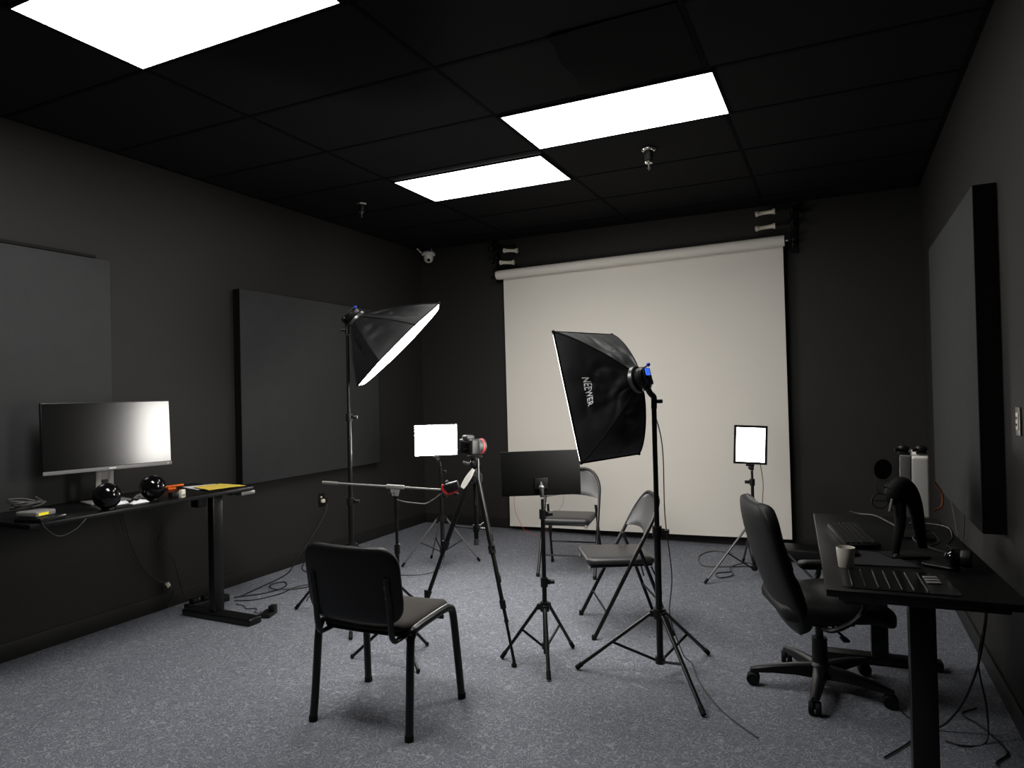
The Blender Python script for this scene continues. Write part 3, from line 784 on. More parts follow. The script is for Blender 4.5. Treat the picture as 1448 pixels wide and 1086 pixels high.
# ------------------------------------------------------------------ folding chairs
def folding_chair(loc, yaw_, label):
    t = thing('folding_chair', label, 'chair', (loc[0], loc[1], 0), (0, 0, yaw_), group='black folding chairs')
    HT, hw = 0.785, 0.222
    def P(s_, x, back=0.0): return V((x, 0.232 - 0.425 * s_ - back, 0.006 + HT * s_))
    path = [P(0, -hw), P(0.3, -hw), P(0.6, -hw), P(0.78, -hw)]
    for k in range(1, 8):
        a = PI / 2 * k / 8; path.append(P(0.78 + 0.22 * math.sin(a), -hw + 0.14 * (1 - math.cos(a))))
    path += [P(1.0, -hw + 0.14), P(1.0, 0)]
    full = path + [V((-p.x, p.y, p.z)) for p in path[-2::-1]]
    fl = MB().tube(full, 0.0115, seg=12, flat=1.0).build('front_leg_frame', 'blacksteel', t)
    for s_ in (-1, 1):
        MB().lathe([(0.0145, 0.001), (0.0145, 0.024), (0.012, 0.028)], P(0, s_ * hw) + V((0, 0, -0.006)), (0, 0, 1), 12).build('foot_cap', 'blackmat', fl)
        x = s_ * (hw - 0.026)
        pv_ = P(0.655, x)
        rl = MB().tube([V((s_ * (hw - 0.012), -0.232, 0.006)), pv_], 0.0105, seg=12).build('rear_leg', 'blacksteel', t)
        MB().lathe([(0.0135, 0.001), (0.0135, 0.024), (0.011, 0.028)], V((s_ * (hw - 0.012), -0.232, 0)), (0, 0, 1), 12).build('foot_cap', 'blackmat', rl)
        MB().tube([P(0.655, s_ * (hw + 0.004)), P(0.655, s_ * (hw - 0.034))], 0.006, seg=8).build('pivot', 'greymetal', t)
        MB().tube([V((s_ * (hw - 0.030), -0.12, 0.40)), V((s_ * (hw - 0.030), -0.150, 0.33)), V((s_ * (hw - 0.020), -0.175, 0.24))], 0.005, seg=8).build('link_bar', 'blacksteel', t)
    MB().tube([P(0.185, -hw), P(0.185, hw)], 0.0065, seg=8).build('front_cross_bar', 'blacksteel', t)
    rr = lambda k, s_: V((s_ * (hw - 0.012 - 0.014 * k), -0.232, 0.006)).lerp(P(0.655, s_ * (hw - 0.026)), k)
    MB().tube([rr(0.36, -1), rr(0.36, 1)], 0.0065, seg=8).build('rear_cross_bar', 'blacksteel', t)
    MB().cushion(0.385, 0.405, 0.052, 0.045, Matrix.Translation((0, 0.052, 0.432)), p=9, bend=lambda x, y: (0, 0, 0.02 * y), n=22).build('seat', 'vinyl', t, angle=80)
    MB().box((0, 0.052, 0.407), (0.36, 0.37, 0.016), bevel=0.006).build('seat_pan', 'blacksteel', t)
    for s_ in (-1, 1): MB().box((s_ * 0.165, 0.235, 0.396), (0.022, 0.02, 0.022), bevel=0.003).build('glide', 'grey', t)
    rows = []
    for i in range(15):
        k = i / 14; s_ = 0.715 + 0.272 * k; r = []
        if s_ > 0.78:
            q = min(1, (s_ - 0.78) / 0.22); hx = hw - 0.14 + 0.14 * math.sqrt(max(0, 1 - q * q)) - 0.008
        else: hx = hw - 0.010
        for j in range(17):
            u = -1 + 2 * j / 16
            low = 0.028 * (1 - u * u) * (1 - k)          # arched lower edge
            r.append(P(s_ + low, u * hx, 0.030 * (1 - u * u)))
        rows.append(r)
    nrm = V((0, 0.88, 0.47)).normalized()
    MB().grid(rows, lambda i, j: nrm * (0.004 + 0.016 * (math.sin(PI * i / 14) ** 0.5) * (math.sin(PI * j / 16) ** 0.5))).build('backrest', 'vinyl', t, angle=60)
    return t
def yaw_of(fx, fy): return math.atan2(fy, fx) - PI / 2
fc = folding_chair((-1.208, 4.052), yaw_of(-0.872, -0.49), 'black padded folding chair behind the softbox stand, turned to the left')
fc2 = copy_tree(fc); fc2.location = (-1.957, 5.13, 0); fc2.rotation_euler = (0, 0, yaw_of(0.165, -0.986))
fc2['label'] = 'black padded folding chair nearest the backdrop, facing the camera'

# ------------------------------------------------------------------ office chair
OC = V((-0.110, 3.555, 0)); th_ = math.radians(20)
t = thing('office_chair', 'black leather office chair with high back pushed up to the right desk', 'office chair', OC, (0, 0, th_ - PI / 2))
# local: +y is the way it faces, x to its right
MB().lathe([(0.042, 0.055), (0.048, 0.06), (0.048, 0.112), (0.036, 0.125), (0.034, 0.24), (0.0, 0.24)], seg=20).build('hub_column', 'black', t)
MB().lathe([(0.018, 0.241), (0.018, 0.33), (0, 0.33)], seg=14).build('gas_lift', 'blacksteel', t)
for aw in (195, 267, 339, 51, 123):
    a = math.radians(aw) - (th_ - PI / 2)
    d = V((math.cos(a), math.sin(a), 0)); s_ = V((-d.y, d.x, 0))
    rows = []
    for (k, hw_, zt, zb) in ((0.03, 0.032, 0.116, 0.056), (0.12, 0.029, 0.112, 0.066), (0.22, 0.025, 0.101, 0.068), (0.29, 0.021, 0.088, 0.064), (0.318, 0.014, 0.082, 0.064)):
        rows.append([d * k + s_ * hw_ + V((0, 0, zb)), d * k + s_ * hw_ * 0.8 + V((0, 0, zt - 0.006)), d * k + s_ * hw_ * 0.4 + V((0, 0, zt)), d * k - s_ * hw_ * 0.4 + V((0, 0, zt)), d * k - s_ * hw_ * 0.8 + V((0, 0, zt - 0.006)), d * k - s_ * hw_ + V((0, 0, zb))])
    mbx = MB()
    Vv = [[mbx.bm.verts.new(p) for p in r] for r in rows]
    for i in range(len(rows) - 1):
        for j in range(6): mbx.bm.faces.new((Vv[i][j], Vv[i][(j + 1) % 6], Vv[i + 1][(j + 1) % 6], Vv[i + 1][j]))
    mbx.bm.faces.new(Vv[0]); mbx.bm.faces.new(Vv[-1][::-1])
    lg = mbx.build('base_leg', 'black', t)
    c = d * 0.305 + V((0, 0, 0.031))
    w_ = MB()
    ax = (s_ * math.cos(aw) + d * math.sin(aw)).normalized()
    for q in (-1, 1): w_.lathe([(0.012, -0.011), (0.026, -0.011), (0.030, -0.006), (0.030, 0.006), (0.026, 0.011), (0.012, 0.011)], c + ax * 0.0145 * q, ax, 18)
    w_.cyl(c - ax * 0.02, c + ax * 0.02, 0.008).cyl(c, d * 0.305 + V((0, 0, 0.07)), 0.008)
    w_.build('caster', 'blackmat', lg)
MB().box((0, 0.0, 0.335), (0.20, 0.26, 0.03), bevel=0.008).build('seat_mechanism', 'blackmat', t)
MB().cyl((0.10, 0.02, 0.33), (0.22, 0.03, 0.318), 0.006).box((0.235, 0.03, 0.312), (0.05, 0.03, 0.012), bevel=0.004).build('height_lever', 'black', t)
tuft = lambda u, v: 1 - 0.16 * (abs(math.sin(v * 7.5)) < 0.16) - 0.10 * (abs(u) > 0.72)
MB().cushion(0.50, 0.50, 0.125, 0.10, Matrix.Translation((0, 0.03, 0.408)), p=5, n=28, tuft=lambda u, v: 1 + 0.10 * math.sin(v * 9) * (1 - u * u), back=0.8, bend=lambda x, y: (0, 0, -0.35 * max(0, y - 0.15))).build('seat', 'leather', t, angle=80)
MB().tube([(0, -0.06, 0.338), (0, -0.14, 0.336), (0, -0.175, 0.36), (0, -0.19, 0.42)], 0.02, smooth=5, flat=0.5).build('back_bar', 'black', t)
X = Matrix.Translation((0, -0.250, 0.588)) @ Matrix.Rotation(math.radians(90 + 19), 4, 'X')
bnd = lambda x, y: (0, 0, 0.0 - 0.5 * x * x - 0.34 * (y + 0.02) ** 2 * (1 if y > 0 else 0.3))
MB().cushion(0.50, 0.62, 0.10, 0.12, X, p=6, n=30, front=0.42, back=1.35, bend=bnd).build('backrest', 'leather', t, angle=80)
for v, hh in ((0.21, 0.16), (0.04, 0.17), (-0.14, 0.17)):
    MB().cushion(0.36, hh, 0.05, 0.05, X @ Matrix.Translation((0, v, -0.064)), p=4, n=14, bend=bnd).build('back_pad', 'leather', t, angle=80)
for s_ in (-1, 1):
    MB().tube([(s_ * 0.23, -0.06, 0.36), (s_ * 0.275, -0.03, 0.365), (s_ * 0.285, 0.04, 0.40), (s_ * 0.285, 0.09, 0.45), (s_ * 0.283, 0.10, 0.492)], 0.016, smooth=5, flat=0.7).build('arm_support', 'black', t)
    MB().cushion(0.07, 0.21, 0.045, 0.034, Matrix.Translation((s_ * 0.283, 0.10, 0.510)), p=4, n=14).build('armrest', 'leather', t, angle=80)

# ------------------------------------------------------------------ right desk
RD = V((-0.054, 2.559, 0)); ya = math.radians(3.2)
def D(x, y, z): return RD + rz(ya) @ V((x, y, 0)) + V((0, 0, z))
ZD = 0.740
t = thing('standing_desk', 'black standing desk along the right wall with cup and keyboard', 'desk', RD, (0, 0, ya))
MB().box((0.29, 0.75, ZD - 0.0125), (0.58, 1.50, 0.025), bevel=0.003).build('desktop', 'desktop', t)
for y in (0.085, 1.405):
    MB().box((0.292, y, 0.37), (0.078, 0.055, 0.66), bevel=0.003).build('leg_column', 'blacksteel', t)
    MB().box((0.29, y, 0.0235), (0.56, 0.075, 0.045), bevel=0.010, seg=3).build('foot_bar', 'blacksteel', t)
    MB().box((0.29, y, 0.7065), (0.50, 0.06, 0.035), bevel=0.003).build('top_bracket', 'blacksteel', t)
MB().box((0.29, 0.745, 0.69), (0.06, 1.22, 0.05), bevel=0.003).build('frame_rail', 'blacksteel', t)
MB().box((0.10, 0.05, 0.714), (0.10, 0.06, 0.020), bevel=0.004).build('control_box', 'black', t)

def desk_item(mb, name, m, label, cat, **k): return single(mb, name, m, label, cat, **k)
zt = ZD + 0.0008
# cup
cc = V((0.010, 2.893, zt))
t = thing('coffee_cup', 'off-white cup on the right desk in front of the keyboard', 'cup', cc)
MB().lathe([(0.0, 0.0), (0.025, 0.0), (0.027, 0.003), (0.0335, 0.074), (0.0325, 0.076), (0.0312, 0.074), (0.0265, 0.012), (0.0, 0.012)], cc, seg=32).build('cup_body', 'cup', t, True)
MB().lathe([(0, 0.0571), (0.0297, 0.0571), (0.0297, 0.0578), (0, 0.0578)], cc, seg=24).build('drink', 'coffee', t, True)
# keyboard
kc = D(0.145, 0.89, zt + 0.0045); kr = ya + math.radians(6)
t = thing('keyboard', 'black keyboard lying across the right desk behind the cup', 'keyboard', kc, (0, 0, kr))
MB().box((0, 0, 0.009), (0.140, 0.46, 0.016), Matrix.Rotation(-0.05, 3, 'Y'), bevel=0.004).build('case', 'black', t)
ks = MB()
for i in range(6):
    for j in range(18):
        x = -0.055 + i * 0.0205; y = -0.208 + j * 0.0245
        ks.box((x, y, 0.0195 + 0.05 * x), (0.0165, 0.0205, 0.007), Matrix.Rotation(-0.05, 3, 'Y'), bevel=0.0015, seg=1)
o = ks.build('key_field', 'blackmat', t); o['kind'] = 'stuff'
# mouse between cup and keyboard
mq = D(0.112, 0.54, zt)
t = thing('computer_mouse', 'small black mouse just behind the white cup', 'mouse', mq, (0, 0, 0.3))
X = Matrix.Translation((0, 0, 0.014))
MB().sphere((0, 0, 0.0142), 0.014, 2.2, 3.7, 1.0).build('mouse_body', 'gloss', t)
MB().tube([(0, 0.022, 0.0262), (0, 0.036, 0.0235)], 0.004, seg=8).build('scroll_wheel', 'greymetal', t)
# pad behind the cup
pd = MB()
pts = [D(0.075, 0.36, zt), D(0.335, 0.39, zt), D(0.320, 0.44, zt), D(0.245, 0.60, zt), D(0.085, 0.62, zt)]
pd.poly_prism(pts, (0, 0, 0.004))
single(pd, 'mouse_pad', 'pad', 'dark grey mouse pad under the cup side of the desk, behind the ribbed mat', 'mouse pad')
# ribbed glossy mat near the end of the desk
t = thing('ribbed_mat', 'glossy dark mat with raised ribs at the near end of the desk', 'mat', D(0.24, 0.18, zt), (0, 0, ya))
def MT(x, y, z): return V((x - 0.24, y - 0.18, z))
outline = []
for (cx, cy, a0) in ((0.385, 0.055, -90), (0.375, 0.30, 0), (0.085, 0.30, 90), (0.075, 0.055, 180)):
    for k in range(6):
        a = math.radians(a0 + 90 * k / 5); outline.append(MT(cx + 0.02 * math.cos(a), cy + 0.02 * math.sin(a), 0))
MB().poly_prism(outline, (0, 0, 0.003)).build('mat_sheet', 'glossmat', t)
for x in (0.085, 0.125, 0.165, 0.20, 0.235, 0.27, 0.31):
    MB().tube([MT(x, 0.05, 0.0045), MT(x + 0.002, 0.29, 0.0045)], 0.0025, seg=8).build('rib', 'black', t)
for k in range(3):
    MB().box(MT(0.345, 0.24 - 0.035 * k, 0.0055), (0.045, 0.020, 0.004), rz(0.2), bevel=0.001).build('sticker', 'grey', t)

# round black speaker
sp = V((0.372, 2.985, zt))
t = thing('desk_device', 'rounded glossy black device on a flat foot near the right edge of the desk', 'device', sp, (0, 0, -0.5))
MB().cushion(0.13, 0.06, 0.014, 0.025, Matrix.Translation((-0.045, 0.0, 0.007)), p=5, n=12).build('foot', 'black', t, angle=80)
MB().sphere((0, 0.01, 0.045), 0.033, 1.05, 1.35, 1.0).build('body', 'gloss', t)
MB().lathe([(0.030, 0.0), (0.033, 0.006), (0.033, 0.03), (0.028, 0.036)], (0.018, 0.01, 0.045), (1, 0.3, 0)).build('rear_ring', 'black', t)

# white all-in-one monitor
mb_ = V((0.293, 3.46, zt)); mr_ = -0.085
t = thing('white_monitor', 'white backed monitor with grey front seen from the side on the right desk', 'monitor', mb_, (0, 0, mr_))
MB().box((0.022, 0.20, 0.237), (0.072, 0.42, 0.272), bevel=0.014, seg=4).build('back_shell', 'white', t)
MB().box((-0.037, 0.205, 0.240), (0.042, 0.43, 0.270), Matrix.Rotation(0.02, 3, 'Y'), bevel=0.004).build('screen_frame', 'grey', t)
MB().box((-0.0605, 0.205, 0.242), (0.003, 0.40, 0.240), Matrix.Rotation(0.02, 3, 'Y')).build('screen', 'screen', t)
MB().box((0.015, 0.10, 0.052), (0.026, 0.06, 0.10), bevel=0.004).build('stand_neck', 'grey', t)
MB().box((0.0, 0.14, 0.0055), (0.15, 0.18, 0.010), bevel=0.003).build('stand_foot', 'black', t)
MB().cyl((0.016, -0.0105, 0.165), (0.016, -0.0135, 0.165), 0.008).build('port_ring', 'greymetal', t)
# black clip-on cameras on its top edge
def clip_cam(dx, label):
    p = mb_ + rz(mr_) @ V((dx, 0.06, 0.377))
    t = thing('clip_on_webcam', label, 'webcam', p, (0, 0, mr_), group='webcams on the white monitor')
    MB().box((0, 0, 0.006), (0.045, 0.05, 0.010), bevel=0.003).build('clip', 'black', t)
    MB().sphere((-0.002, 0.0, 0.024), 0.017, 1.5, 1.2, 1.0, seg=16, rings=10).build('camera_body', 'black', t)
    MB().tube([(-0.022, -0.01, 0.022), (-0.036, -0.012, 0.020)], 0.009).build('lens_hood', 'blackmat', t)
    return t
clip_cam(-0.038, 'black clip-on webcam on the grey front edge of the white monitor')
clip_cam(0.030, 'black clip-on webcam on the white shell of the side-on monitor')

# black two-legged stand with hoop and disc
ls = V((0.225, 3.150, zt))
t = thing('hooded_desk_stand', 'black hooded desk stand with two legs and wire hoops before the white monitor', 'stand', ls, (0, 0, 0.43))
rows = []
MB().tube([(-0.035, 0, 0.255), (-0.010, 0, 0.282), (0.022, 0, 0.262), (0.046, 0, 0.20), (0.060, 0, 0.11), (0.072, 0, 0.035)], [0.045, 0.016], smooth=5, seg=18).build('arched_hood', 'blackmat', t)
MB().sphere((-0.028, 0, 0.250), 0.043, 1.0, 0.9, 1.05).build('round_head', 'blackmat', t)
MB().tube([(-0.020, -0.01, 0.225), (-0.022, -0.012, 0.13), (-0.040, -0.015, 0.055), (-0.045, -0.015, 0.010)], [0.024, 0.017, 0.024, 0.012], smooth=4, seg=14).build('front_leg', 'blackmat', t)
MB().box((0.0, 0.0, 0.006), (0.155, 0.10, 0.010), bevel=0.004).build('base_plate', 'black', t)
hoop = [V((-0.088 + 0.032 * math.cos(2 * PI * k / 28), 0.01, 0.222 + 0.030 * math.sin(2 * PI * k / 28))) for k in range(28)]
MB().tube(hoop, 0.0022, closed=True, seg=6).tube([(-0.057, 0.01, 0.222), (-0.118, 0.01, 0.224)], 0.0018, seg=6).build('wire_hoop', 'blacksteel', t)
MB().tube([(-0.02, 0.0, 0.288), (-0.06, 0.0, 0.302), (-0.108, 0.0, 0.300), (-0.105, 0.0, 0.270), (-0.085, 0.005, 0.253)], 0.0018, smooth=5, seg=6).build('wire_arm', 'greymetal', t)
MB().lathe([(0.0, -0.002), (0.040, -0.002), (0.042, 0.0), (0.040, 0.002), (0.0, 0.002)], (-0.052, 0.05, 0.345), (0.15, -1, 0)).build('pop_filter_disc', 'base', t)
MB().tube([(-0.035, 0.02, 0.278), (-0.045, 0.045, 0.305)], 0.003, seg=6).build('disc_arm', 'blackmat', t)
MB().cyl((-0.052, -0.02, 0.245), (-0.066, -0.022, 0.185), 0.006).build('white_tip', 'grey', t)
MB().box((-0.055, -0.035, 0.0145), (0.018, 0.008, 0.006), rz(0.5)).build('brass_clip', 'silver', t)

# ------------------------------------------------------------------ left desk
ZL = 0.840
t = thing('wall_desk', 'long narrow black desk along the left wall under the monitor', 'desk', (-3.86, 2.69, 0))
MB().box((-3.865, 2.69, ZL - 0.0125), (0.59, 1.41, 0.025), bevel=0.003).build('desktop', 'desktop', t, True)
MB().box((-3.711, 3.203, 0.43), (0.052, 0.078, 0.765), bevel=0.004).build('leg_column', 'blacksteel', t, True)
MB().box((-3.665, 3.195, 0.0235), (0.615, 0.105, 0.045), bevel=0.012, seg=3).build('foot_bar', 'blacksteel', t, True)
MB().box((-3.74, 3.10, 0.775), (0.075, 0.07, 0.075), bevel=0.012, seg=3).build('motor_housing', 'black', t, True)
MB().box((-3.865, 2.70, 0.795), (0.06, 1.10, 0.035)).build('frame_rail', 'blacksteel', t, True)
MB().box((-3.60, 3.355, 0.801), (0.055, 0.115, 0.024), bevel=0.004).build('desk_controller', 'silver', t, True)
MB().box((-3.655, 3.285, 0.803), (0.05, 0.03, 0.02), bevel=0.003).build('controller_bracket', 'black', t, True)
MB().box((-4.184, 2.05, 0.80), (0.055, 0.05, 0.055)).build('wall_cleat', 'blacksteel', t, True)
zl = ZL + 0.0008
# monitor
MLp, MRp = V((-3.958, 2.268, 0)), V((-3.795, 2.945, 0))
mx_ = (MRp - MLp).normalized(); mn = mx_.cross(V((0, 0, 1))).normalized()   # towards the room
if mn.x < 0: mn = -mn
mc = (MLp + MRp) / 2
B = basis(mx_, mn, V((0, 0, 1))) if basis(mx_, mn, V((0, 0, 1))).determinant() > 0 else basis(-mx_, mn, V((0, 0, 1)))
MW = (MRp - MLp).length
t = thing('desktop_monitor', 'large dark monitor with silver lower edge on the left desk', 'monitor', V((mc.x, mc.y, ZL)))
mt = (mn + V((0, 0, 0.055))).normalized(); mz = mx_.cross(mt); mz = mz if mz.z > 0 else -mz
BT = basis(mx_, mt, mz) if basis(mx_, mt, mz).determinant() > 0 else basis(-mx_, mt, mz)
mh = mc + V((0, 0, 1.231))
MB().box(mh - mt * 0.016, (MW, 0.030, 0.402), BT, bevel=0.004).build('housing', 'black', t, True)
MB().box(mh + mt * 0.0002 + mz * 0.009, (MW - 0.010, 0.003, 0.372), BT).build('screen', 'screen', t, True)
ch = MB().box(mh + mt * 0.001 - mz * 0.1905, (MW, 0.008, 0.021), BT, bevel=0.002).build('lower_bezel', 'grey', t, True)
MB().box(mh + mt * 0.0055 + mx_ * 0.005 - mz * 0.190, (0.036, 0.0015, 0.007), BT).build('brand_mark', 'white', ch, True)
q_ = mh + mt * 0.005 + mx_ * (MW / 2 - 0.025) - mz * 0.190
MB().cyl(q_, q_ + mt * 0.0015, 0.004).build('power_button', 'white', ch, True)
sb = mc - mn * 0.055 - mx_ * 0.015
st = MB()
for s_ in (-1, 1): st.box(sb + mx_ * 0.034 * s_ + V((0, 0, 0.945)), (0.030, 0.014, 0.185), B, bevel=0.003)
st.box(sb + V((0, 0, 1.005)), (0.05, 0.012, 0.065), B); st.box(sb + V((0, 0, 0.875)), (0.05, 0.012, 0.04), B)
st.box(sb + mn * 0.012 + V((0, 0, 1.07)), (0.09, 0.03, 0.09), B, bevel=0.004)
st.build('stand_neck', 'standgrey', t, True)
MB().box(sb + mn * 0.02 + V((0, 0, ZL + 0.0065)), (0.22, 0.17, 0.012), B, bevel=0.005).build('stand_foot', 'grey', t, True)

# glossy black balls
for (p, r, lb) in (((-3.625, 2.415), 0.0715, 'glossy black ball in front of the monitor stand, left of the pair'), ((-3.700, 2.745), 0.0715, 'glossy black ball by the right end of the monitor, beside the orange pen')):
    t = thing('black_ball', lb, 'ball', (p[0], p[1], zl), group='black balls on the left desk')
    MB().sphere((0, 0, r + 0.004), r, seg=40, rings=24).build('ball', 'gloss', t)
    MB().lathe([(0.03, 0.0), (0.032, 0.002), (0.028, 0.012), (0.02, 0.014)], seg=24).build('ring_foot', 'black', t)
# adapter stack with yellow strip and cable coil
single(MB().box((-3.655, 2.085, zl + 0.011), (0.16, 0.15, 0.021), rz(0.25), bevel=0.003), 'silver_box', 'glossmat', 'flat dark glossy box at the near end of the left desk, under the adapter', 'box')
t = thing('power_adapter', 'grey adapter with bright yellow strip on top of the flat glossy box', 'adapter', (-3.665, 2.080, zl + 0.022))
MB().box((-3.675, 2.075, zl + 0.037), (0.125, 0.115, 0.028), rz(0.25), bevel=0.006, seg=3).build('adapter_body', 'grey', t, True)
MB().box((-3.6125, 2.075, zl + 0.037), (0.004, 0.058, 0.013), rz(0.25)).build('yellow_strip', 'neon', t, True)
pts = []
for k in range(70):
    a = 2 * PI * k / 16; rr_ = 0.058 + 0.014 * math.sin(k * 0.9)
    pts.append((-3.735 + 0.9 * rr_ * math.cos(a) - 0.02, 2.075 + 1.2 * rr_ * math.sin(a), zl + 0.066 + 0.0005 * k + 0.012 * math.sin(a + k * 0.07)))
single(MB().tube(pts, 0.0042, seg=8, smooth=2), 'cable_coil', 'greycable', 'grey coiled cable lying on the adapter beside the monitor', 'cable')
single(MB().tube([(-3.58, 2.05, zl + 0.012), (-3.545, 2.04, ZL - 0.02), (-3.535, 2.10, ZL - 0.075), (-3.535, 2.18, ZL - 0.06), (-3.55, 2.25, ZL - 0.015)], 0.003, smooth=6, seg=8), 'hanging_cable', 'cable', 'thin black cable looping below the near end of the left desk', 'cable')
# crumpled white bits, orange, small boxes
def crumple(c, sx, sy, sz, sd, name, m, label, cat):
    rows = []
    for i in range(9):
        r = []
        for j in range(9):
            u, v = i / 8 - 0.5, j / 8 - 0.5
            z = sz * (0.45 + 0.5 * noise.noise(V((u * 5, v * 5, sd)))) * (1 - (2 * max(abs(u), abs(v))) ** 4) + 0.001
            r.append((c[0] + u * sx, c[1] + v * sy, c[2] + z))
        rows.append(r)
    return single(MB().grid(rows, (0, 0, -0.0008)), name, m, label, cat)
crumple((-3.735, 2.57, zl + 0.001), 0.04, 0.075, 0.03, 1.0, 'crumpled_tissue', 'paperwhite', 'crumpled white scrap between the two black balls, the left one', 'paper scrap')
crumple((-3.665, 2.632, zl + 0.001), 0.04, 0.10, 0.03, 7.0, 'crumpled_wrapper', 'paperwhite', 'crumpled white wrapper right up against the right black ball', 'paper scrap')
crumple((-3.835, 2.775, zl + 0.001), 0.07, 0.08, 0.05, 3.2, 'grey_pouch', 'grey', 'grey crumpled pouch behind the right black ball', 'pouch')
single(MB().box((-3.87, 2.855, zl + 0.012), (0.03, 0.05, 0.022), rz(0.3), bevel=0.004), 'orange_block', 'orange', 'small orange block half hidden behind the right black ball', 'block')
single(MB().tube([(-4.03, 3.035, zl + 0.019), (-3.985, 3.185, zl + 0.021)], 0.0075, seg=10).box((-4.008, 3.11, zl + 0.006), (0.02, 0.06, 0.012)), 'orange_pen', 'orange', 'orange pen lying on the left desk beside the wall', 'pen')
single(MB().box((-3.66, 2.86, zl + 0.0165), (0.035, 0.065, 0.032), rz(0.15), bevel=0.003), 'small_black_box', 'black', 'small black box between the right ball and the white box', 'box')
t = thing('small_white_box', 'small upright white box on the front edge of the left desk', 'box', (-3.60, 2.865, zl))
MB().box((-3.60, 2.868, zl + 0.0245), (0.02, 0.034, 0.048), rz(0.2), bevel=0.002).build('carton', 'offwhite', t, True)
MB().box((-3.5895, 2.870, zl + 0.016), (0.002, 0.024, 0.010), rz(0.2)).build('label_patch', 'grey', t, True)
# yellow sheets
def sheet(pts, z, m, name, label):
    a, b, c, d = [V((p[0], p[1], z)) for p in pts]; rows = []
    for i in range(9):
        u = i / 8; r = []
        for j in range(9):
            v = j / 8
            p = a.lerp(b, v).lerp(d.lerp(c, v), u)
            p.z += 0.0025 * (noise.noise(V((u * 3, v * 3, z * 50))) + 0.8) * (0.3 + max(abs(u - .5), abs(v - .5)))
            r.append(p)
        rows.append(r)
    return single(MB().grid(rows, (0, 0, 0.0006)), name, m, label, 'paper', group='sheets on the left desk')
sheet([(-4.02, 3.20), (-3.80, 3.13), (-3.70, 3.34), (-3.93, 3.39)], zl + 0.0005, 'paperwhite', 'paper_sheet', 'white sheet peeking out under the yellow paper on the left desk')
sheet([(-3.90, 3.185), (-3.66, 3.115), (-3.60, 3.36), (-3.86, 3.375)], zl + 0.0065, 'yellow', 'yellow_paper', 'yellow paper lying at the far end of the left desk')

# ------------------------------------------------------------------ outlets, plugs, cables
t = thing('wall_outlet', 'wall socket with a white plug low on the left wall, right of the desk leg', 'outlet', (XL, 4.79, 0.45))
MB().box((XL + 0.005, 4.79, 0.505), (0.006, 0.075, 0.115), bevel=0.002).build('cover_plate', 'blackmat', t, True)
MB().box((XL + 0.022, 4.79, 0.497), (0.026, 0.036, 0.032), bevel=0.006, seg=3).build('plug', 'offwhite', t, True)
MB().box((XL + 0.016, 4.775, 0.533), (0.014, 0.016, 0.014), bevel=0.003).build('upper_plug', 'offwhite', t, True)
MB().box((XL + 0.024, 4.825, 0.50), (0.03, 0.03, 0.04), bevel=0.006).build('black_plug', 'black', t, True)
t = thing('light_switch_plate', 'steel plate with white socket on the right wall beside the panel', 'wall plate', (XR, 3.282, 1.22))
MB().box((XR - 0.004, 3.282, 1.275), (0.005, 0.070, 0.112), bevel=0.0015).build('cover_plate', 'silver', t, True)
MB().box((XR - 0.008, 3.282, 1.275), (0.004, 0.034, 0.068), bevel=0.001).build('socket_face', 'offwhite', t, True)
for z in (1.262, 1.288): MB().box((XR - 0.0105, 3.282, z), (0.002, 0.014, 0.010)).build('socket_slot', 'blackmat', t, True)

def cable(pts, r, m, name, label, cat='cable', s=6, group=None):
    return single(MB().tube(pts, r, smooth=s, seg=8), name, m, label, cat, group=group)
G = 0.006
cable([(XL + 0.05, 4.82, 0.47), (XL + 0.07, 4.74, 0.36), (XL + 0.06, 4.58, 0.20), (XL + 0.08, 4.40, 0.08), (XL + 0.13, 4.25, 0.012), (-4.02, 4.08, G), (-3.98, 3.88, G), (-3.95, 3.72, G), (-3.93, 3.60, G)], 0.0042, 'cable', 'power_cable', 'black cable running from the left wall socket down to the power strip')
cable([(XL + 0.045, 4.80, 0.44), (XL + 0.05, 4.66, 0.26), (XL + 0.05, 4.55, 0.13), (XL + 0.09, 4.46, 0.03), (-4.05, 4.36, G), (-3.90, 4.28, G), (-3.76, 4.22, G), (-3.60, 4.16, G)], 0.0035, 'cable', 'power_cable', 'thinner black cable from the left wall socket towards the tall stand')
cable([(-3.95, 3.56, G), (-3.82, 3.72, 0.007), (-3.80, 3.90, 0.007), (-3.90, 4.00, 0.007), (-3.92, 3.88, 0.016), (-3.80, 3.80, 0.016), (-3.66, 3.92, G), (-3.60, 4.10, G), (-3.50, 4.18, G)], 0.0042, 'cable', 'floor_cable', 'black cable looped on the carpet right of the left desk leg')
cable([(-3.88, 3.50, G), (-3.76, 3.58, G), (-3.70, 3.76, G), (-3.72, 3.90, 0.006), (-3.64, 3.98, 0.016), (-3.52, 3.93, G), (-3.47, 3.84, G), (-3.44, 3.76, G), (-3.40, 3.70, G)], 0.0036, 'cable', 'floor_cable', 'black cable snaking across the carpet to the tall softbox stand')
cable([(-3.81, 3.45, G), (-3.72, 3.44, G), (-3.66, 3.40, G), (-3.60, 3.43, G), (-3.55, 3.37, G), (-3.50, 3.355, 0.008)], 0.003, 'cable', 'adapter_cable', 'thin cable leading to the black power brick on the carpet')
t = thing('power_brick', 'black power brick lying on the carpet right of the left desk foot', 'power brick', (-3.42, 3.36, 0.001))
MB().box((-3.425, 3.36, 0.0135), (0.08, 0.125, 0.024), rz(0.35), bevel=0.005).build('brick', 'black', t, True)
MB().box((-3.405, 3.385, 0.045), (0.045, 0.05, 0.038), rz(0.35), bevel=0.006).build('plug_block', 'black', t, True)
for s_ in (0, 1): MB().box((-3.455 + 0.012 * s_, 3.325, 0.030), (0.006, 0.008, 0.008)).build('prong', 'silver', t, True)
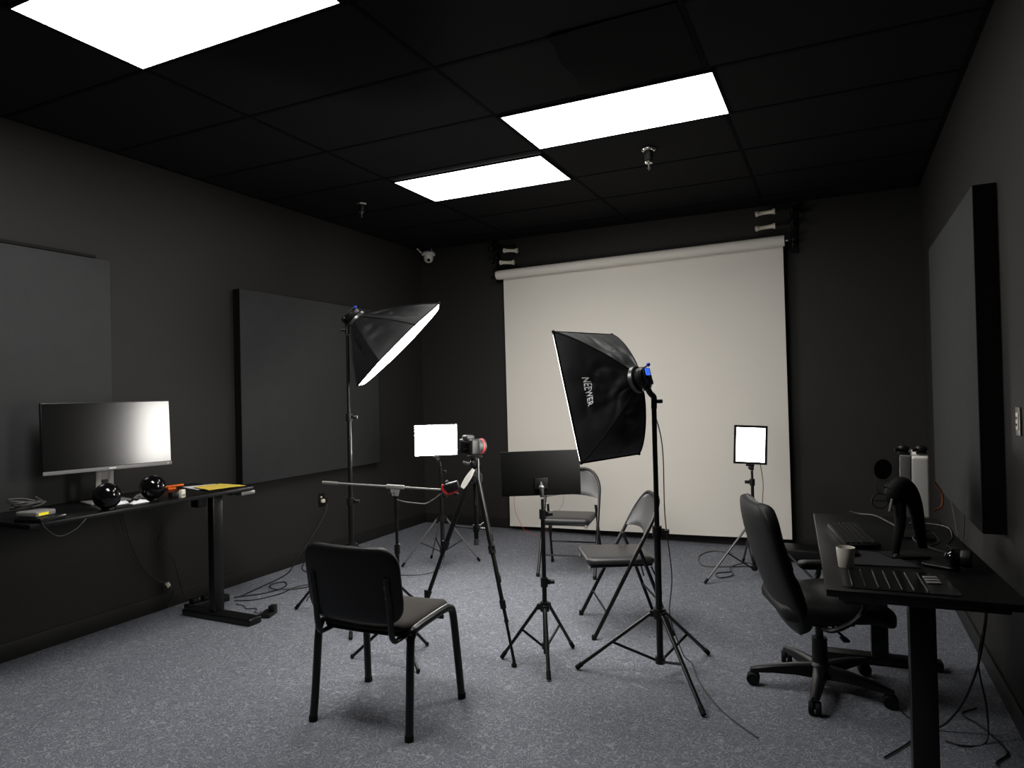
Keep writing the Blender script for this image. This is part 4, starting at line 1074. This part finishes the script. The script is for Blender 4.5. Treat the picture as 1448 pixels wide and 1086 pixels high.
t = thing('power_strip', 'black power strip on the carpet by the wall behind the left desk leg', 'power strip', (-3.98, 3.36, 0.001))
MB().box((-3.985, 3.36, 0.0235), (0.075, 0.30, 0.045), rz(-0.15), bevel=0.006).build('strip_body', 'black', t, True)
for k in range(3): MB().box((-3.99 + 0.014 * (k - 1), 3.27 + 0.08 * k, 0.061), (0.05, 0.05, 0.028), rz(-0.15), bevel=0.005).build('plug', 'blackmat', t, True)
cable([(-4.17, 2.86, 0.78), (XL + 0.03, 2.90, 0.66), (XL + 0.03, 2.95, 0.48), (XL + 0.025, 3.02, 0.34), (XL + 0.03, 3.12, 0.22), (XL + 0.03, 3.19, 0.185)], 0.0038, 'cable', 'hanging_cable', 'black cable hanging below the left desk to a white connector')
t = thing('cable_connector', 'white cable connector hanging low on the left wall under the desk', 'connector', (XL + 0.03, 3.22, 0.11))
MB().box((XL + 0.03, 3.205, 0.165), (0.02, 0.030, 0.034), Matrix.Rotation(0.5, 3, 'X'), bevel=0.004).build('connector_plug', 'offwhite', t, True)  # white plug at the end of the hanging cable
MB().tube([(XL + 0.03, 3.22, 0.148), (XL + 0.035, 3.245, 0.11), (XL + 0.035, 3.235, 0.06), (XL + 0.04, 3.20, 0.012)], 0.004, smooth=5, seg=8).build('cable_tail', 'cable', t, True)
cable([(-4.17, 3.10, 0.79), (XL + 0.03, 3.12, 0.68), (XL + 0.03, 3.17, 0.57), (XL + 0.03, 3.14, 0.46), (XL + 0.04, 3.24, 0.34), (XL + 0.05, 3.27, 0.22), (XL + 0.06, 3.31, 0.08), (-4.10, 3.36, G)], 0.003, 'cable', 'hanging_cable', 'wavy black cable hanging behind the left desk leg')
# thin lamp cable down the softbox stand and across the carpet
cable([(-0.845, 3.395, 1.36), (-0.80, 3.40, 1.15), (-0.80, 3.42, 0.80), (-0.775, 3.43, 0.50), (-0.79, 3.43, 0.30), (-0.75, 3.48, 0.12), (-0.755, 3.62, 0.02), (-0.72, 3.60, G), (-0.66, 3.42, G), (-0.57, 3.24, G), (-0.49, 3.11, G), (-0.398, 3.007, G), (-0.33, 2.94, G)], 0.0028, 'greycable', 'lamp_cable', 'thin lamp cable falling beside the softbox stand and out over the carpet')
# red wires before the backdrop
cable([(-2.966, 6.20, 0.52), (-2.966, 6.20, 0.385), (-2.961, 6.20, 0.258), (-2.91, 6.20, 0.133), (-2.85, 6.19, 0.06), (-2.70, 6.17, G)], 0.0018, 'red', 'red_wire', 'thin red wire hanging before the backdrop left of the panel stand')
cable([(-2.40, 6.20, 0.52), (-2.43, 6.20, 0.41), (-2.45, 6.20, 0.32), (-2.518, 6.20, 0.25), (-2.60, 6.20, 0.20), (-2.62, 6.20, 0.10), (-2.60, 6.20, G)], 0.0018, 'redgrey', 'red_wire', 'thin red wire hanging before the backdrop behind the farther folding chair')
# cables at the right panel stand
cable([(-0.545, 5.475, 0.845), (-0.53, 5.48, 0.70), (-0.54, 5.49, 0.55), (-0.55, 5.50, 0.30), (-0.54, 5.52, 0.05), (-0.50, 5.55, G), (-0.45, 5.60, G)], 0.0028, 'greycable', 'lamp_cable', 'thin cable hanging from the upright lit panel before the backdrop')
cable([(-0.62, 5.74, G), (-0.80, 5.66, G), (-0.98, 5.60, G), (-1.06, 5.70, G), (-1.10, 5.95, G), (-1.02, 6.15, G), (-0.85, 6.12, G)], 0.0045, 'greycable', 'floor_cable', 'grey cable looping over the carpet before the backdrop, right side')
cable([(-0.60, 5.70, 0.016), (-0.70, 5.78, 0.016), (-0.80, 5.60, 0.016), (-0.76, 5.40, 0.008), (-0.84, 5.30, G), (-0.88, 5.42, G), (-0.78, 5.50, G)], 0.004, 'cable', 'floor_cable', 'black tangled cable around the foot of the right panel stand')
single(MB().box((-0.30, 6.12, 0.052), (0.42, 0.26, 0.10), bevel=0.012, seg=3), 'equipment_case', 'black', 'low black case on the floor between backdrop and right desk', 'case')
# cable under the left back panel
cable([(-2.965, 4.80, 0.88), (-2.94, 4.79, 0.78), (-2.95, 4.80, 0.55), (-2.93, 4.79, 0.30), (-2.92, 4.74, 0.06), (-2.98, 4.62, G), (-3.15, 4.50, G), (-3.40, 4.55, G), (-3.65, 4.75, G)], 0.003, 'cable', 'lamp_cable', 'black cable trailing from the left lit panel stand along the carpet')
# right desk cables
def rc(pts, r, m, name, label): return cable([D(*p) for p in pts], r, m, name, label)
rc([(0.585, 0.62, 0.68), (0.60, 0.66, 0.52), (0.57, 0.62, 0.38), (0.55, 0.66, 0.25), (0.50, 0.70, 0.10), (0.42, 0.72, G), (0.33, 0.80, G), (0.30, 0.95, G)], 0.0045, 'cable', 'hanging_cable', 'black cable hanging under the right desk near the wall')
rc([(0.60, 0.72, 0.68), (0.605, 0.70, 0.50), (0.58, 0.72, 0.30), (0.60, 0.70, 0.12), (0.585, 0.66, G), (0.50, 0.60, G), (0.44, 0.62, G)], 0.0035, 'cable', 'hanging_cable', 'second black cable under the right desk, curling to the carpet')
rc([(0.37, 0.80, 0.66), (0.37, 0.80, 0.35), (0.36, 0.76, 0.10), (0.34, 0.66, G), (0.30, 0.55, G), (0.20, 0.40, G)], 0.0035, 'cable', 'hanging_cable', 'black cable dropping beside the office chair under the right desk')
rc([(0.62, 0.98, G), (0.55, 0.90, G), (0.60, 0.80, G), (0.64, 0.60, G), (0.58, 0.48, G), (0.66, 0.34, G)], 0.004, 'cable', 'floor_cable', 'black cable along the right wall on the carpet')
rc([(0.17, 1.42, zt + 0.03), (0.22, 1.405, zt + 0.022), (0.28, 1.34, zt + 0.028), (0.33, 1.25, zt + 0.015), (0.36, 1.17, zt + 0.006)], 0.004, 'greycable', 'desk_cable', 'pale cable arching over the far end of the right desk')
rc([(0.43, 1.30, zt + 0.005), (0.50, 1.16, zt + 0.03), (0.54, 1.00, zt + 0.045), (0.53, 0.86, zt + 0.03), (0.50, 0.80, zt + 0.006), (0.53, 0.72, zt + 0.006)], 0.0045, 'cable', 'desk_cable', 'black cable humped along the wall side of the right desk')
rc([(0.40, 0.72, zt + 0.006), (0.47, 0.80, zt + 0.02), (0.46, 0.92, zt + 0.04), (0.40, 0.90, zt + 0.03), (0.38, 0.80, zt + 0.02), (0.44, 0.70, zt + 0.006), (0.50, 0.62, zt + 0.006)], 0.004, 'cable', 'desk_cable', 'dark cable loop at the foot of the white monitor')
cable([(0.615, 5.0, 0.70), (0.62, 4.9, 0.60), (0.615, 4.75, 0.52), (0.62, 4.6, 0.55), (0.615, 4.5, 0.70)], 0.003, 'greycable', 'wall_cable', 'faint cable drooping on the right wall below the panel')  # plain loose cable drooping along the wall
cable([(0.405, 3.86, 0.815), (0.437, 3.86, 0.84), (0.440, 3.86, 0.90), (0.41, 3.86, 0.955)], 0.004, 'orange', 'monitor_cord', 'short orange red cable curving behind the white monitor')

# ------------------------------------------------------------------ world and render settings
w = bpy.data.worlds.new('world'); sc.world = w; w.use_nodes = True
w.node_tree.nodes['Background'].inputs['Color'].default_value = (0, 0, 0, 1)
w.node_tree.nodes['Background'].inputs['Strength'].default_value = 0.0
vs = sc.view_settings
vs.view_transform = 'Standard'; vs.look = 'None'; vs.gamma = 1.0; vs.exposure = 0.0; vs.use_curve_mapping = False
sc.cycles.use_denoising = True
sc.cycles.max_bounces = 8; sc.cycles.diffuse_bounces = 5; sc.cycles.glossy_bounces = 4
sc.cycles.sample_clamp_indirect = 6.0
